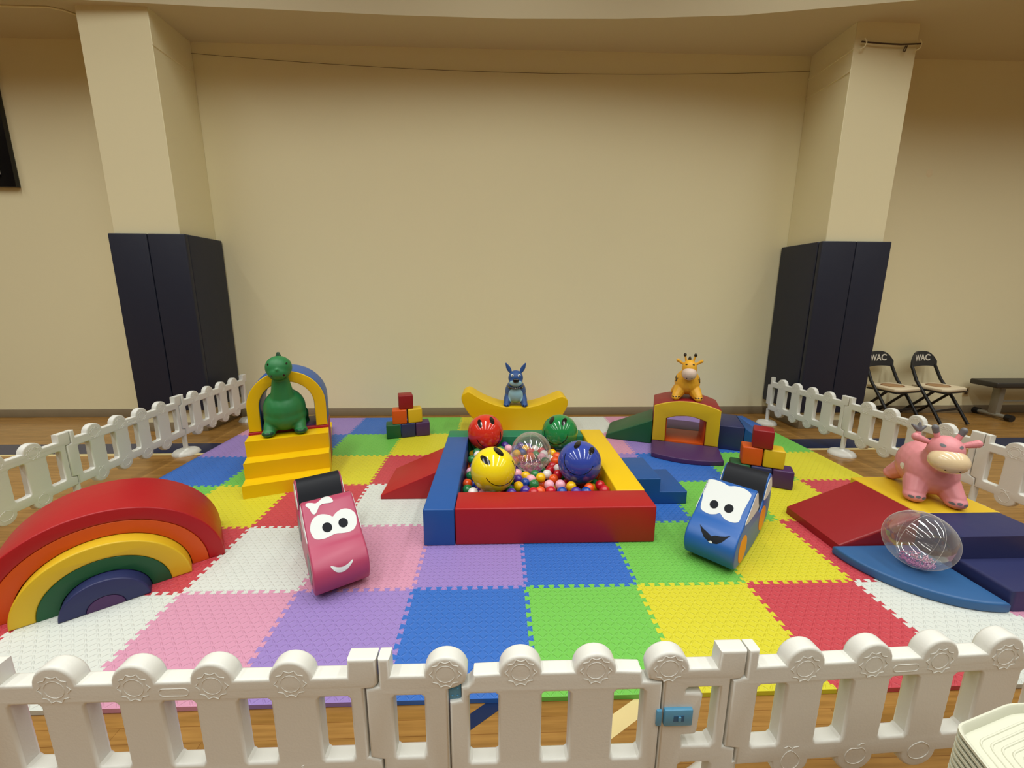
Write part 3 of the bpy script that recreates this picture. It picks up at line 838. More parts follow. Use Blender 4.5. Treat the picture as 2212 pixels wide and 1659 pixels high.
# second clear ball, squashed and tilted
pc = on_plane(1987, 1166, 0.240)
root = thing('clear_beach_ball', 'clear inflatable ball with pink glitter beads resting on the blue quarter-circle mat', 'beach ball', (pc.x, pc.y, 0.078))
cz = 0.240-0.078
rot = Matrix.Rotation(R(-22), 4, CF)
A = Matrix.Translation((0, 0, cz)) @ Matrix.Rotation(R(20), 4, 'Y') @ Matrix.Diagonal((0.160, 0.160, 0.157, 1))
bm = bmesh.new(); bmesh.ops.create_icosphere(bm, subdivisions=5, radius=1, matrix=A)
link('shell', bm, CLEARM, root)
bm = bmesh.new()
for k in range(3):
    aa = pi*k/3+0.2
    tube(bm, [A @ Vector((1.003*cos(t)*cos(aa), 1.003*cos(t)*sin(aa), 1.003*sin(t))) for t in [2*pi*j/48 for j in range(48)]], 0.0009, 5, True)
link('seam', bm, mSeam, root)
bm = bmesh.new(); rnd = random.Random(5); k = 0
while k < 420:
    v = Vector((rnd.uniform(-.2, .9), rnd.uniform(-.6, .6), 0))
    if (v.x-.34)**2+v.y**2 > 0.22: continue
    k += 1
    v.z = -math.sqrt(1-v.x**2-v.y**2)*0.95+rnd.uniform(0, 0.09)
    bmesh.ops.create_icosphere(bm, subdivisions=1, radius=rnd.uniform(.0028, .0052), matrix=Matrix.Translation(A @ v))
o = link('glitter_beads', bm, mBead, root, smooth=0); o['kind'] = 'stuff'

# ================================================================ RAINBOW
RW = Vector((0.805, 0.593, 0)); RN = Vector((-0.593, 0.805, 0))
RC = Vector((-0.596, 0.939, 0)) - RW*0.50
ang = math.degrees(math.atan2(RW.y, RW.x))
def half(ro, ri, kz=0.90, n=40):
    o = [(-ro*cos(pi*k/n), kz*ro*sin(pi*k/n)) for k in range(n+1)]
    if ri > 0: o += [(-ri*cos(pi*k/n), kz*ri*sin(pi*k/n)) for k in range(n+1)][::-1]
    return [o]
def arcpiece(name, ro, ri, y0, y1, col, par, bev=0.008):
    F = frame(RC.x, RC.y, ang, MZ)
    return link(name, prism(half(ro, ri), y1-y0, bev, 3, F @ XZd(y0, y1)), V[col], par, world=True)
rb = thing('rainbow_arch', 'largest outer rainbow arch in red vinyl with an orange inner band', 'foam arch', RC + Vector((0, 0, MZ)), R(ang), 'nesting rainbow arches')
arcpiece('red_band', 0.502, 0.423, 0.0, 0.45, 'red', rb); arcpiece('orange_band', 0.4225, 0.345, 0.001, 0.45, 'orange', rb, 0.003)
rb = thing('rainbow_arch', 'middle rainbow arch in yellow vinyl with a green inner band', 'foam arch', RC + Vector((0, 0, MZ)), R(ang), 'nesting rainbow arches')
arcpiece('yellow_band', 0.341, 0.252, -0.082, 0.37, 'dull', rb); arcpiece('green_band', 0.2515, 0.172, -0.081, 0.37, 'green', rb, 0.003)
rb = thing('rainbow_arch', 'smallest inner rainbow half disc in navy vinyl with a purple centre', 'foam arch', RC + Vector((0, 0, MZ)), R(ang), 'nesting rainbow arches')
arcpiece('blue_band', 0.169, 0.072, -0.158, 0.29, 'navy', rb); arcpiece('purple_core', 0.0715, 0.0, -0.157, 0.29, 'purple', rb, 0.003)

# ================================================================ ROCKING CARS
CP = [(0.30, 0.030), (0.335, 0.060), (0.352, 0.110), (0.342, 0.165), (0.305, 0.208), (0.255, 0.236), (0.212, 0.255), (0.13, 0.312), (0.05, 0.366), (0.012, 0.384), (-0.022, 0.380),
      (-0.047, 0.352), (-0.075, 0.285), (-0.10, 0.225), (-0.14, 0.195), (-0.18, 0.205), (-0.215, 0.240), (-0.258, 0.315), (-0.29, 0.355), (-0.325, 0.370),
      (-0.357, 0.362), (-0.383, 0.330), (-0.402, 0.26), (-0.408, 0.19), (-0.398, 0.12), (-0.36, 0.062), (-0.25, 0.022), (-0.10, 0.004), (0.0, 0.0), (0.12, 0.004)]
CP = [(p[0]*1.06, (p[1]+(0.012*max(0, min(1, (p[1]-0.2)/0.15)) if p[0] < -0.2 else 0))*1.02) for p in CP]
def car(name, ox, oy, f, body, wheelmat, label, dec):
    """profile runs along f; width across"""
    fv = Vector(f).normalized(); wv = Vector((-fv.y, fv.x, 0)); CW = 0.276
    root = thing(name, label, 'ride-on rocker', (ox, oy, MZ), math.atan2(fv.y, fv.x), 'soft rocking cars')
    pl = catmull([(p[0], p[1]) for p in CP], 4)
    b = link('body', prism([pl], CW, 0.012, 3, XZ), body, root)
    seg = [i for i in range(len(pl))]
    back = pl[4*10:4*22+1]
    # black seat cover laid over the back of the windscreen, the seat and the hump
    bm = bmesh.new(); prev = None
    for i, p in enumerate(back):
        a = back[max(0, i-1)]; c = back[min(len(back)-1, i+1)]
        dx, dz = c[0]-a[0], c[1]-a[1]; l = math.hypot(dx, dz); n = (dz/l, -dx/l)
        if True: n = (n[0]*-1, n[1]*-1) if False else n
        q_ = (p[0]+n[0]*0.0016, p[1]+n[1]*0.0016)
        q2 = (p[0]-n[0]*0.0016, p[1]-n[1]*0.0016)
        cur = [bm.verts.new((q_[0], s*(CW/2-0.010), q_[1])) for s in (-1, 1)] + [bm.verts.new((q2[0], s*(CW/2-0.010), q2[1])) for s in (1, -1)]
        if prev:
            for k in range(4): bm.faces.new((prev[k], prev[(k+1) % 4], cur[(k+1) % 4], cur[k]))
        else: bm.faces.new(cur[::-1])
        prev = cur
    bm.faces.new(prev); bmesh.ops.recalc_face_normals(bm, faces=bm.faces)
    link('seat_cover', bm, mBlack, root)
    for s in (-1, 1):
        mm = Matrix.Translation((0, s*(CW/2), 0)) @ XZ
        w1 = [(0.195, 0.252), (0.12, 0.305), (0.045, 0.355), (0.010, 0.370), (-0.020, 0.364), (-0.038, 0.335), (-0.060, 0.285), (-0.078, 0.245), (0.05, 0.238)]
        w2 = [(-0.205, 0.244), (-0.245, 0.308), (-0.285, 0.345), (-0.325, 0.357), (-0.352, 0.348), (-0.374, 0.315), (-0.388, 0.262), (-0.30, 0.238)]
        for w in (w1, w2): link('side_window', prism([catmull([(p[0]*1.06, p[1]*1.03) for p in w], 3)], 0.003, 0.0, 1, mm), mWhiteVinyl, root)
        for cx, cz_ in ((0.205, 0.108), (-0.235, 0.118)):
            link('wheel', prism([ellipse(cx, cz_, 0.082, 0.082, 0, 36)], 0.0035, 0.0, 1, mm), wheelmat, root)
    hit = photo_hit(bvh_of(b))
    for nm, mt_, poly, off, sm_ in dec:
        if sm_: poly = catmull(poly, 3)
        link(nm, patch(poly, hit, 2.2, off), mt_, root, world=True, smooth=80)
    return root
def kp(pts, x0, y0, s): return [(x0+x/s, y0+y/s) for x, y in pts]
pk = lambda pts: kp(pts, 610, 1010, 5.529)
bk = lambda pts: kp(pts, 1440, 970, 5.53)
mPupil = mat('black_print_matt', srgb(24, 27, 33), 0.6, spec=0.15)
car('rocking_car', 0.069, 0.885, (0.5216, -0.8532, 0), mPink, mat('grey_wheel_vinyl', srgb(110, 112, 112), 0.4), 'pink soft rocking car with a bow, big eyes and a white smile', [
    ('eye_white', mWhiteVinyl, pk([(332, 720), (345, 650), (385, 595), (450, 562), (520, 560), (575, 575), (603, 585), (640, 540), (700, 500), (765, 490), (830, 510), (875, 560), (888, 640), (880, 690), (850, 740), (790, 770), (720, 782), (650, 788), (590, 810), (520, 845), (450, 860), (390, 855), (355, 815), (335, 765)]), 0.0012, True),
    ('pupil', mPupil, pk(ellipse(535, 716, 60, 58)), 0.0026, False), ('pupil', mPupil, pk(ellipse(726, 660, 57, 57)), 0.0026, False),
    ('bow', mWhiteVinyl, pk([(275, 458), (290, 430), (345, 425), (395, 430), (440, 400), (470, 370), (520, 350), (570, 355), (603, 390), (595, 415), (550, 425), (500, 432), (460, 445), (435, 475), (415, 520), (395, 555), (370, 562), (345, 540), (325, 500), (300, 480)]), 0.0018, True),
    ('mouth', mWhiteVinyl, pk([(575, 1182), (600, 1178), (660, 1190), (720, 1183), (780, 1150), (820, 1110), (843, 1095), (838, 1125), (810, 1170), (770, 1215), (720, 1245), (670, 1252), (630, 1240), (600, 1215)]), 0.0012, True)])
car('rocking_car', 2.545, 0.996, (-0.7184, -0.6956, 0), mCarBlue, mat('orange_wheel_vinyl', srgb(232, 136, 30), 0.4), 'blue soft rocking car with orange wheels, big eyes and a black smile', [
    ('eye_white', mWhiteVinyl, bk([(475, 375), (530, 362), (600, 375), (680, 405), (745, 443), (820, 445), (900, 465), (970, 500), (1012, 545), (1000, 590), (950, 680), (900, 780), (870, 860), (840, 880), (790, 880), (730, 860), (690, 835), (660, 800), (635, 765), (590, 778), (520, 778), (460, 755), (415, 720), (408, 680), (425, 600), (450, 470), (462, 400)]), 0.0012, True),
    ('pupil', mPupil, bk(ellipse(567, 662, 52, 50)), 0.0026, False), ('pupil', mPupil, bk(ellipse(744, 713, 57, 52)), 0.0026, False),
    ('mouth', mPupil, bk([(398, 898), (440, 950), (490, 995), (535, 1042), (580, 1033), (640, 1045), (700, 1048), (765, 1040), (720, 1070), (660, 1115), (600, 1135), (540, 1125), (490, 1095), (445, 1050), (415, 980)]), 0.0012, False),
    ('tooth', mWhiteVinyl, bk([(495, 1102), (530, 1093), (552, 1128), (520, 1122)]), 0.0026, False)])

# ================================================================ HOPPER ANIMALS
def snapped(root, tgt, name, mt, x, z, a, b, deg=0, off=0.0012, d=(0, 1, 0), step=0.008, y0=0.0):
    """small printed mark laid on an animal, aimed along its own depth axis"""
    M = mw(root); R3 = M.to_3x3().normalized()
    X = R3 @ Vector((1, 0, 0)); D = R3 @ Vector(d); Z = Vector((0, 0, 1))
    if abs(d[0]) > 0.5: X = R3 @ Vector((0, 1, 0))
    org = M @ Vector((0, 0, 0))
    hit = axis_hit(bvh_of(tgt), org, X, Z, D)
    return link(name, patch(ellipse(x, z, a, b, deg, 20), hit, step, off), mt, root, world=True, smooth=80)

# green dinosaur
mG = rubber('dino_rubber', srgb(42, 124, 68)); mGd = rubber('dino_dark', srgb(14, 66, 38))
dn = thing('dinosaur_hopper', 'green dinosaur hopper toy standing on the top yellow step under the arch', 'toy animal', (-0.745, 2.030, 0.398), R(21))
bm = bmesh.new()
ell(bm, (0, 0.10, 0.205), (0.165, 0.185, 0.175)); ell(bm, (0, 0.085, 0.140), (0.166, 0.165, 0.125)); ell(bm, (0, 0.07, 0.095), (0.140, 0.12, 0.075)); ell(bm, (0, 0.06, 0.235), (0.135, 0.13, 0.12))
limb(bm, (0, 0.04, 0.30), (0, 0.0, 0.50), 0.098, 0.062, 9)
ell(bm, (0, -0.01, 0.580), (0.101, 0.105, 0.098)); ell(bm, (0, -0.035, 0.545), (0.085, 0.095, 0.07))
for sx in (-1, 1):
    limb(bm, (sx*0.10, 0.03, 0.08), (sx*0.115, -0.015, 0.045), 0.065, 0.046); ell(bm, (sx*0.122, -0.030, 0.030), (0.054, 0.062, 0.030))
    limb(bm, (sx*0.10, 0.20, 0.12), (sx*0.120, 0.245, 0.05), 0.075, 0.050)
    ell(bm, (sx*0.122, 0.245, 0.034), (0.052, 0.062, 0.034))
limb(bm, (0, 0.24, 0.14), (0.10, 0.36, 0.16), 0.07, 0.03)
limb(bm, (0, -0.100, 0.566), (0, -0.128, 0.580), 0.020, 0.010, 4)
dbody = link('body', fuse(bm, 0.0055, 26), mG, dn, smooth=80)
bm = bmesh.new(); limb(bm, (0, 0, 0.665), (0, 0.0, 0.700), 0.018, 0.007, 5)
limb(bm, (0, 0.06, 0.66), (0, 0.07, 0.69), 0.02, 0.008, 5); limb(bm, (0, 0.10, 0.62), (0, 0.125, 0.645), 0.02, 0.008, 5)
link('back_spikes', fuse(bm, 0.003, 3), mGd, dn, smooth=80)
bm = bmesh.new()
for x, z in ((-0.068, 0.622), (0.062, 0.620)): pass
for x, z, nm in ((-0.066, 0.618, 'eye'), (0.066, 0.618, 'eye'), (-0.045, 0.528, 'nostril'), (0.043, 0.530, 'nostril')):
    snapped(dn, dbody, nm, mInk, x, z, 0.0065, 0.008)
M = mw(dn); R3 = M.to_3x3()
hit = axis_hit(bvh_of(dbody), M @ Vector((0, 0, 0)), R3 @ Vector((1, 0, 0)), Vector((0, 0, 1)), R3 @ Vector((0, 1, 0)))
link('smile', ribbon_on(arc3((-0.055, 0.508), (0, 0.482), (0.055, 0.508), 16), 0.0035, hit, 0.001), mGd, dn, world=True)
for sx in (-1, 1):
    for k in (-1, 0, 1): snapped(dn, dbody, 'claw', mGd, sx*0.122+k*0.028, 0.036, 0.015, 0.012)

# blue dog
mB = rubber('dog_rubber', srgb(44, 84, 146)); mBl = rubber('dog_belly', srgb(160, 206, 222)); mBd = rubber('dog_dark', srgb(16, 30, 66))
dg = thing('dog_hopper', 'blue dog hopper toy with black collar sitting on the yellow banana rocker', 'toy animal', (1.270, 3.105, 0.330), R(-2))
bm = bmesh.new()
ell(bm, (0, 0.07, 0.155), (0.120, 0.140, 0.135)); ell(bm, (0, 0.03, 0.20), (0.098, 0.10, 0.10))
limb(bm, (0, 0.02, 0.22), (0, 0.0, 0.30), 0.080, 0.075, 5)
ell(bm, (0, -0.005, 0.325), (0.084, 0.085, 0.088)); ell(bm, (0, -0.045, 0.285), (0.078, 0.062, 0.050))
for sx in (-1, 1):
    limb(bm, (sx*0.075, 0.02, 0.10), (sx*0.098, -0.03, 0.04), 0.052, 0.038); ell(bm, (sx*0.102, -0.045, 0.026), (0.036, 0.045, 0.027))
    limb(bm, (sx*0.075, 0.14, 0.10), (sx*0.100, 0.17, 0.04), 0.050, 0.038); ell(bm, (sx*0.105, 0.17, 0.026), (0.034, 0.04, 0.027))
limb(bm, (0, 0.19, 0.15), (0, 0.24, 0.20), 0.03, 0.015)
dgb = link('body', fuse(bm, 0.0045, 6), mB, dg, smooth=80)
for sx in (-1, 1):
    bm = bmesh.new()
    for i in range(9):
        t = i/8; c = Vector((sx*0.055, 0.01, 0.385)).lerp(Vector((sx*0.108, 0.015, 0.484)), t)
        r = 0.010+0.016*sin(pi*min(1, t*0.95+0.1))
        ell(bm, c, (r, 0.009, r), sub=2)
    link('ear', fuse(bm, 0.003, 3), mB, dg, smooth=80)
snapped(dg, dgb, 'belly', mBl, 0, 0.128, 0.082, 0.100, step=0.012, off=0.0015)
snapped(dg, dgb, 'muzzle', mBl, 0, 0.276, 0.074, 0.040, step=0.010, off=0.0015)
bm = bmesh.new(); ell(bm, (0.002, -0.108, 0.316), (0.036, 0.020, 0.026)); link('nose', bm, mInk, dg)
bm = bmesh.new(); tube(bm, [(0.087*cos(t), 0.010+0.093*sin(t), 0.232+0.008*sin(t)) for t in [2*pi*k/32 for k in range(32)]], 0.010, 8, True)
col_ = link('collar', bm, mInk, dg)
bm = bmesh.new()
for t in (-pi/2, -pi/2-0.9, -pi/2+0.9): ell(bm, (0.097*cos(t), 0.010+0.103*sin(t), 0.232+0.008*sin(t)), (0.006, 0.006, 0.006), sub=2)
link('stud', bm, mGrey, col_)
for sx in (-1, 1):
    snapped(dg, dgb, 'eye', mWhiteVinyl, sx*0.038, 0.367, 0.015, 0.015); snapped(dg, dgb, 'pupil', mInk, sx*0.038+0.002, 0.362, 0.009, 0.008, off=0.0022)
    for k in (-1, 1): snapped(dg, dgb, 'claw', mBd, sx*0.102+k*0.014, 0.026, 0.007, 0.010)

# yellow giraffe
mY = rubber('giraffe_rubber', srgb(238, 176, 44)); mYs = rubber('giraffe_muzzle', srgb(222, 198, 180)); mBr = rubber('dark_brown_rubber', srgb(44, 32, 12))
gf = thing('giraffe_hopper', 'yellow giraffe hopper toy with brown spots standing on the red tunnel roof', 'toy animal', (3.035, 2.700, 0.506), R(-22))
bm = bmesh.new()
ell(bm, (0, 0.10, 0.170), (0.140, 0.17, 0.135)); ell(bm, (0, 0.03, 0.20), (0.112, 0.10, 0.11))
limb(bm, (0, 0.02, 0.25), (0, -0.02, 0.34), 0.085, 0.072)
ell(bm, (0, -0.035, 0.335), (0.080, 0.082, 0.090))
for sx in (-1, 1):
    limb(bm, (sx*0.08, 0.02, 0.09), (sx*0.115, -0.04, 0.042), 0.070, 0.050); ell(bm, (sx*0.118, -0.055, 0.030), (0.046, 0.050, 0.031))
    limb(bm, (sx*0.08, 0.19, 0.09), (sx*0.12, 0.23, 0.040), 0.058, 0.045); ell(bm, (sx*0.125, 0.24, 0.030), (0.044, 0.050, 0.031))
gb = link('body', fuse(bm, 0.005, 7), mY, gf, smooth=80)
bm = bmesh.new(); ell(bm, (0, -0.085, 0.288), (0.078, 0.070, 0.066), sub=4)
mz = link('muzzle', bm, mYs, gf, smooth=80)
for sx in (-1, 1):
    bm = bmesh.new(); tube(bm, [(sx*0.038, -0.01, 0.405), (sx*0.050, -0.01, 0.455)], [0.011, 0.009], 10)
    h = link('horn', bm, mY, gf)
    bm = bmesh.new(); ell(bm, (sx*0.055, -0.01, 0.470), (0.017, 0.017, 0.019), sub=3); link('horn_tip', bm, mBr, h)
    bm = bmesh.new(); limb(bm, (sx*0.068, 0.0, 0.375), (sx*0.125, 0.0, 0.410), 0.013, 0.018); link('ear', fuse(bm, 0.003, 4), mY, gf, smooth=80)
    snapped(gf, gb, 'eye', mBr, sx*0.036, 0.383, 0.012, 0.006, sx*-15)
    snapped(gf, mz, 'nostril', mBr, sx*0.026, 0.250, 0.006, 0.005)
    for k in (-1, 0, 1): snapped(gf, gb, 'toenail', mBr, sx*0.118+k*0.030, 0.045-abs(k)*0.004, 0.011, 0.006)
    snapped(gf, gb, 'spot', mBr, sx*0.128, 0.20, 0.010, 0.024, off=0.0015)
    for yy, zz in ((0.09, 0.215), (0.20, 0.19)):
        snapped(gf, gb, 'spot', mBr, yy, zz, 0.022, 0.024, d=(-sx, 0, 0))
bm = bmesh.new()
for k in range(3): limb(bm, (0, 0.02+k*0.035, 0.425-k*0.03), (0, 0.025+k*0.035, 0.445-k*0.03), 0.018, 0.010, 4)
link('mane', fuse(bm, 0.003, 3), mBr, gf, smooth=80)

# pink cow
mP = rubber('cow_rubber', srgb(226, 146, 152)); mPm = mat('cow_muzzle', srgb(232, 208, 166), 0.18, coat=0.4); mGy = rubber('cow_grey', srgb(112, 112, 116)); mWs = rubber('white_print', srgb(240, 232, 226))
cw = thing('cow_hopper', 'pink cow hopper toy with white spots and grey horns on the yellow platform', 'toy animal', (3.885, 1.005, 0.262), R(-29))
bm = bmesh.new()
ell(bm, (0, 0.215, 0.188), (0.168, 0.195, 0.165)); ell(bm, (0, 0.10, 0.180), (0.155, 0.14, 0.150))
limb(bm, (0, 0.06, 0.25), (0, -0.01, 0.36), 0.105, 0.092)
ell(bm, (0, -0.020, 0.375), (0.100, 0.098, 0.090))
for sx in (-1, 1):
    limb(bm, (sx*0.085, 0.06, 0.11), (sx*0.112, 0.0, 0.055), 0.082, 0.064); ell(bm, (sx*0.114, -0.012, 0.042), (0.066, 0.066, 0.043))
    limb(bm, (sx*0.085, 0.31, 0.11), (sx*0.120, 0.365, 0.055), 0.070, 0.054); ell(bm, (sx*0.124, 0.375, 0.040), (0.055, 0.058, 0.041))
cb = link('body', fuse(bm, 0.0055, 7), mP, cw, smooth=80)
bm = bmesh.new(); ell(bm, (0, -0.085, 0.322), (0.112, 0.085, 0.075), Matrix.Rotation(R(18), 4, 'X'), sub=4)
cm = link('muzzle', bm, mPm, cw, smooth=80)
for sx in (-1, 1):
    bm = bmesh.new(); limb(bm, (sx*0.050, -0.01, 0.440), (sx*0.068, -0.012, 0.485), 0.019, 0.017); h = link('horn', fuse(bm, 0.003, 3), mP, cw, smooth=80)
    bm = bmesh.new(); limb(bm, (sx*0.068, -0.012, 0.484), (sx*0.076, -0.013, 0.508), 0.019, 0.021, 4); link('horn_tip', fuse(bm, 0.003, 3), mGy, h, smooth=80)
    bm = bmesh.new(); limb(bm, (sx*0.085, 0.0, 0.405), (sx*0.165, 0.0, 0.432), 0.016, 0.026); link('ear', fuse(bm, 0.0035, 4), mP, cw, smooth=80)
    snapped(cw, cb, 'eye', mGy, sx*0.048, 0.418, 0.014, 0.009)
    snapped(cw, cm, 'nostril', mBr, sx*0.038, 0.283, 0.005, 0.004)
    for k in (-1, 0, 1): snapped(cw, cb, 'toenail', mGy, sx*0.112+k*0.036, 0.052-abs(k)*0.006, 0.015, 0.008)
    for yy, zz in ((0.14, 0.18), (0.30, 0.25), (0.35, 0.15)):
        snapped(cw, cb, 'spot', mWs, yy, zz, 0.022, 0.022, d=(-sx, 0, 0))
bm = bmesh.new(); limb(bm, (0, 0.375, 0.26), (0, 0.40, 0.375), 0.026, 0.019); tl = link('tail', fuse(bm, 0.004, 3), mP, cw, smooth=80)
bm = bmesh.new()
for dx, dy, dz in ((-0.045, 0, 0.025), (0, 0, 0.045), (0.04, 0.01, 0.02)): limb(bm, (0, 0.40, 0.385), (dx, 0.40+dy, 0.390+dz), 0.022, 0.009, 5)
link('tail_tuft', fuse(bm, 0.003, 3), mGy, tl, smooth=80)

cw.scale = (0.86, 0.95, 1.0); gf.scale = (0.90, 0.96, 1.0)
# ================================================================ PILLAR PADS
def pad(x0, x1, y0, y1, z0, z1, label):
    return tag(link('wall_pad', box(x0, x1, y0, y1, z0, z1, 0.012, 3), mPad), label, 'wall pad', 'navy safety pads around the pillars')
pad(-3.00, -2.606, 3.212, 3.266, 0.26, 2.185, 'navy safety pad on the front of the left pillar, outer left half')
pad(-2.598, -2.215, 3.212, 3.266, 0.26, 2.185, 'navy safety pad on the front of the left pillar, right half')
pad(-2.294, -2.222, 3.272, 3.815, 0.26, 2.185, 'navy safety pad on the right side face of the left pillar')
pad(4.612, 4.685, 3.226, 3.815, 0.21, 2.160, 'navy safety pad on the left side face of the right pillar')
pad(4.612, 4.994, 3.160, 3.215, 0.21, 2.160, 'navy safety pad on the front of the right pillar, left half')
pad(5.000, 5.392, 3.160, 3.215, 0.21, 2.160, 'navy safety pad on the front of the right pillar, outer right half')

# ================================================================ WALL ITEMS
bk_ = thing('wall_board', 'black framed board on the back wall at the upper left edge', 'wall board', (-5.3, YW-0.03, 3.4))
link('board', box(-6.2, -4.425, YW-0.05, YW-0.002, 2.755, 4.05, 0.004, 2), mat('gloss_black', srgb(6, 8, 14), 0.25), bk_, world=True)
bm = bmesh.new()
for a in ((-6.08, -4.565, 2.86, 2.885), (-4.59, -4.565, 2.86, 3.93), (-6.08, -6.055, 2.86, 3.93), (-6.08, -4.565, 3.905, 3.93)):
    b_ = box(a[0], a[1], YW-0.056, YW-0.049, a[2], a[3]); me = bpy.data.meshes.new('t'); b_.to_mesh(me); b_.free(); bm.from_mesh(me)
link('border_line', bm, mat('silver_paint', srgb(190, 186, 176), 0.35), bk_, world=True, smooth=0)
wr = []
for k in range(41):
    t = k/40; x = -2.30+6.99*t; wr.append((x, YW-0.015, 4.165-0.045*t-0.10*4*t*(1-t)*(1.0)))
tag(link('hanging_wire', tubes([wr], 0.0022, 6), mat('brown_wire', srgb(92, 66, 36), 0.6)), 'thin sagging wire strung along the top of the back wall', 'wire')
cd_ = thing('bungee_cord', 'dark cord with hooks across the top of the right pillar', 'cord', (5.05, 3.20, 4.08))
link('cord', tubes([[(4.74, 3.195, 4.09), (4.95, 3.19, 4.075), (5.15, 3.19, 4.07), (5.375, 3.195, 4.085)]], 0.007, 8), mat('dark_wire', srgb(66, 46, 24), 0.6), cd_, world=True)
for x in (4.765, 5.34):
    link('hook', tubes([[(x, 3.19, 4.12), (x+.02, 3.185, 4.08), (x+.005, 3.185, 4.04), (x-.03, 3.195, 4.02)]], 0.006, 8), mWall, cd_, world=True)
link('loop', tubes([[(5.20, 3.188, 4.06), (5.175, 3.185, 4.01), (5.195, 3.185, 4.005), (5.215, 3.188, 4.06)]], 0.005, 8), mat('dark_wire', srgb(66, 46, 24), 0.6), cd_, world=True)
tag(link('conduit', tubes([[(-4.6, 3.30, 4.272), (-3.25, 3.30, 4.272), (-3.15, 3.34, 4.272), (-3.0, 3.5, 4.272)]], 0.008, 8), mWall), 'thin painted conduit under the ceiling at the upper left corner', 'conduit')
ou = thing('wall_outlet', 'cream electrical outlet on the wall between chairs and bench', 'outlet', (7.44, YW-0.004, 0.30))
link('outlet_plate', box(7.395, 7.475, YW-0.008, YW-0.001, 0.235, 0.36, 0.003, 2), mat('cream_plastic', srgb(206, 186, 138), 0.5), ou, world=True)
for z in (0.272, 0.322): link('socket', box(7.412, 7.458, YW-0.010, YW-0.007, z-0.017, z+0.017, 0.001, 1), mat('dark_brown_plastic', srgb(84, 66, 44), 0.5), ou, world=True)
bm = bmesh.new(); ell(bm, (6.356, YW, 3.05), (0.045, 0.004, 0.05), sub=2)
tag(link('plaster_patch', bm, mat('plaster_white', srgb(240, 225, 185), 0.9)), 'small white plaster patch on the wall right of the right pillar', 'plaster patch')

# ================================================================ FOLDING CHAIRS
ch = thing('folding_chair', 'black folding chair with tan seat and WAC lettering, nearer the bench', 'folding chair', (6.70, 3.55, 0), R(0), 'folding chairs against the wall')
def up_x(zz): return 0.235
# back frame loop: front feet up through the back
for sx in (-1, 1):
    link('leg', tubes([[(sx*0.225, -0.28, 0.01), (sx*0.222, -0.10, 0.30), (sx*0.215, 0.05, 0.52), (sx*0.205, 0.13, 0.70)]], 0.017, 10), mMetalBlack, ch)
    link('leg', tubes([[(sx*0.195, 0.22, 0.01), (sx*0.195, 0.0, 0.27), (sx*0.20, -0.12, 0.415)]], 0.016, 10), mMetalBlack, ch)
bm = bmesh.new()
n = 20; rows = []
def backpt(u, v, off):
    x = 0.222*u; bow = 0.035*(1-u*u)
    zt = 0.872-0.13*abs(u)**3.2; zb_ = 0.672+0.012*(1-u*u)
    z = zb_+(zt-zb_)*v
    return Vector((x, 0.125+bow+off+0.20*(z-0.70)*0.5, z))
gr = [[[bm.verts.new(backpt(-1+2*i/n, j/5, o_)) for j in range(6)] for i in range(n+1)] for o_ in (-0.009, 0.009)]
for s_, g_ in enumerate(gr):
    for i in range(n):
        for j in range(5):
            q_ = (g_[i][j], g_[i+1][j], g_[i+1][j+1], g_[i][j+1])
            bm.faces.new(q_ if s_ == 0 else q_[::-1])
a_, b_ = gr
for i in range(n):
    bm.faces.new((a_[i][0], b_[i][0], b_[i+1][0], a_[i+1][0])); bm.faces.new((a_[i][5], a_[i+1][5], b_[i+1][5], b_[i][5]))
for j in range(5):
    bm.faces.new((a_[0][j], a_[0][j+1], b_[0][j+1], b_[0][j])); bm.faces.new((a_[n][j], b_[n][j], b_[n][j+1], a_[n][j+1]))
bmesh.ops.recalc_face_normals(bm, faces=bm.faces)
bko = link('backrest', bm, mat('charcoal_vinyl', srgb(44, 46, 48), 0.5, bump=0.1, scale=20), ch, smooth=60)
fc = bpy.data.curves.new('t', 'FONT'); fc.body = 'WAC'; fc.size = 0.135; fc.align_x = 'CENTER'; fc.align_y = 'CENTER'; fc.extrude = 0.001; fc.offset = 0.0028
fo = bpy.data.objects.new('t', fc); COL.objects.link(fo)
dgp = bpy.context.evaluated_depsgraph_get(); lm = bpy.data.meshes.new_from_object(fo.evaluated_get(dgp))
bpy.data.objects.remove(fo)
for v in lm.vertices:
    x, z, d_ = v.co.x*0.82, v.co.y*0.85+0.785, v.co.z
    u = x/0.222
    v.co = Vector((x, 0.125+0.035*(1-u*u)+0.10*(z-0.70)-0.0102-d_, z))
link('lettering', lm, mat('white_paint', srgb(225, 220, 205), 0.5), bko, smooth=0)
seat = [(-0.19, 0.10), (-0.205, -0.20), (-0.16, -0.235), (0.16, -0.235), (0.205, -0.20), (0.19, 0.10)]
so = link('seat', prism([seat], 0.042, 0.014, 3, Matrix.Translation((0, 0, 0.447))), mTan, ch)
link('seat_ring', prism([ellipse(0, -0.05, 0.125, 0.105, 0, 36), ellipse(0, -0.05, 0.105, 0.088, 0, 36)], 0.0012, 0, 1, Matrix.Translation((0, 0, 0.4685))), mat('brown_print', srgb(128, 84, 50), 0.5), so, smooth=0)
link('seat_emblem', prism([ellipse(0, -0.05, 0.104, 0.087, 0, 36)], 0.001, 0, 1, Matrix.Translation((0, 0, 0.4684))), mat('tan_print', srgb(170, 130, 88), 0.5), so, smooth=0)
link('seat_pan', box(-0.20, 0.20, -0.23, 0.10, 0.408, 0.426, 0.006, 2), mMetalBlack, ch)
link('stretcher', box(-0.215, 0.215, -0.185, -0.172, 0.17, 0.20, 0.004, 1), mMetalBlack, ch)
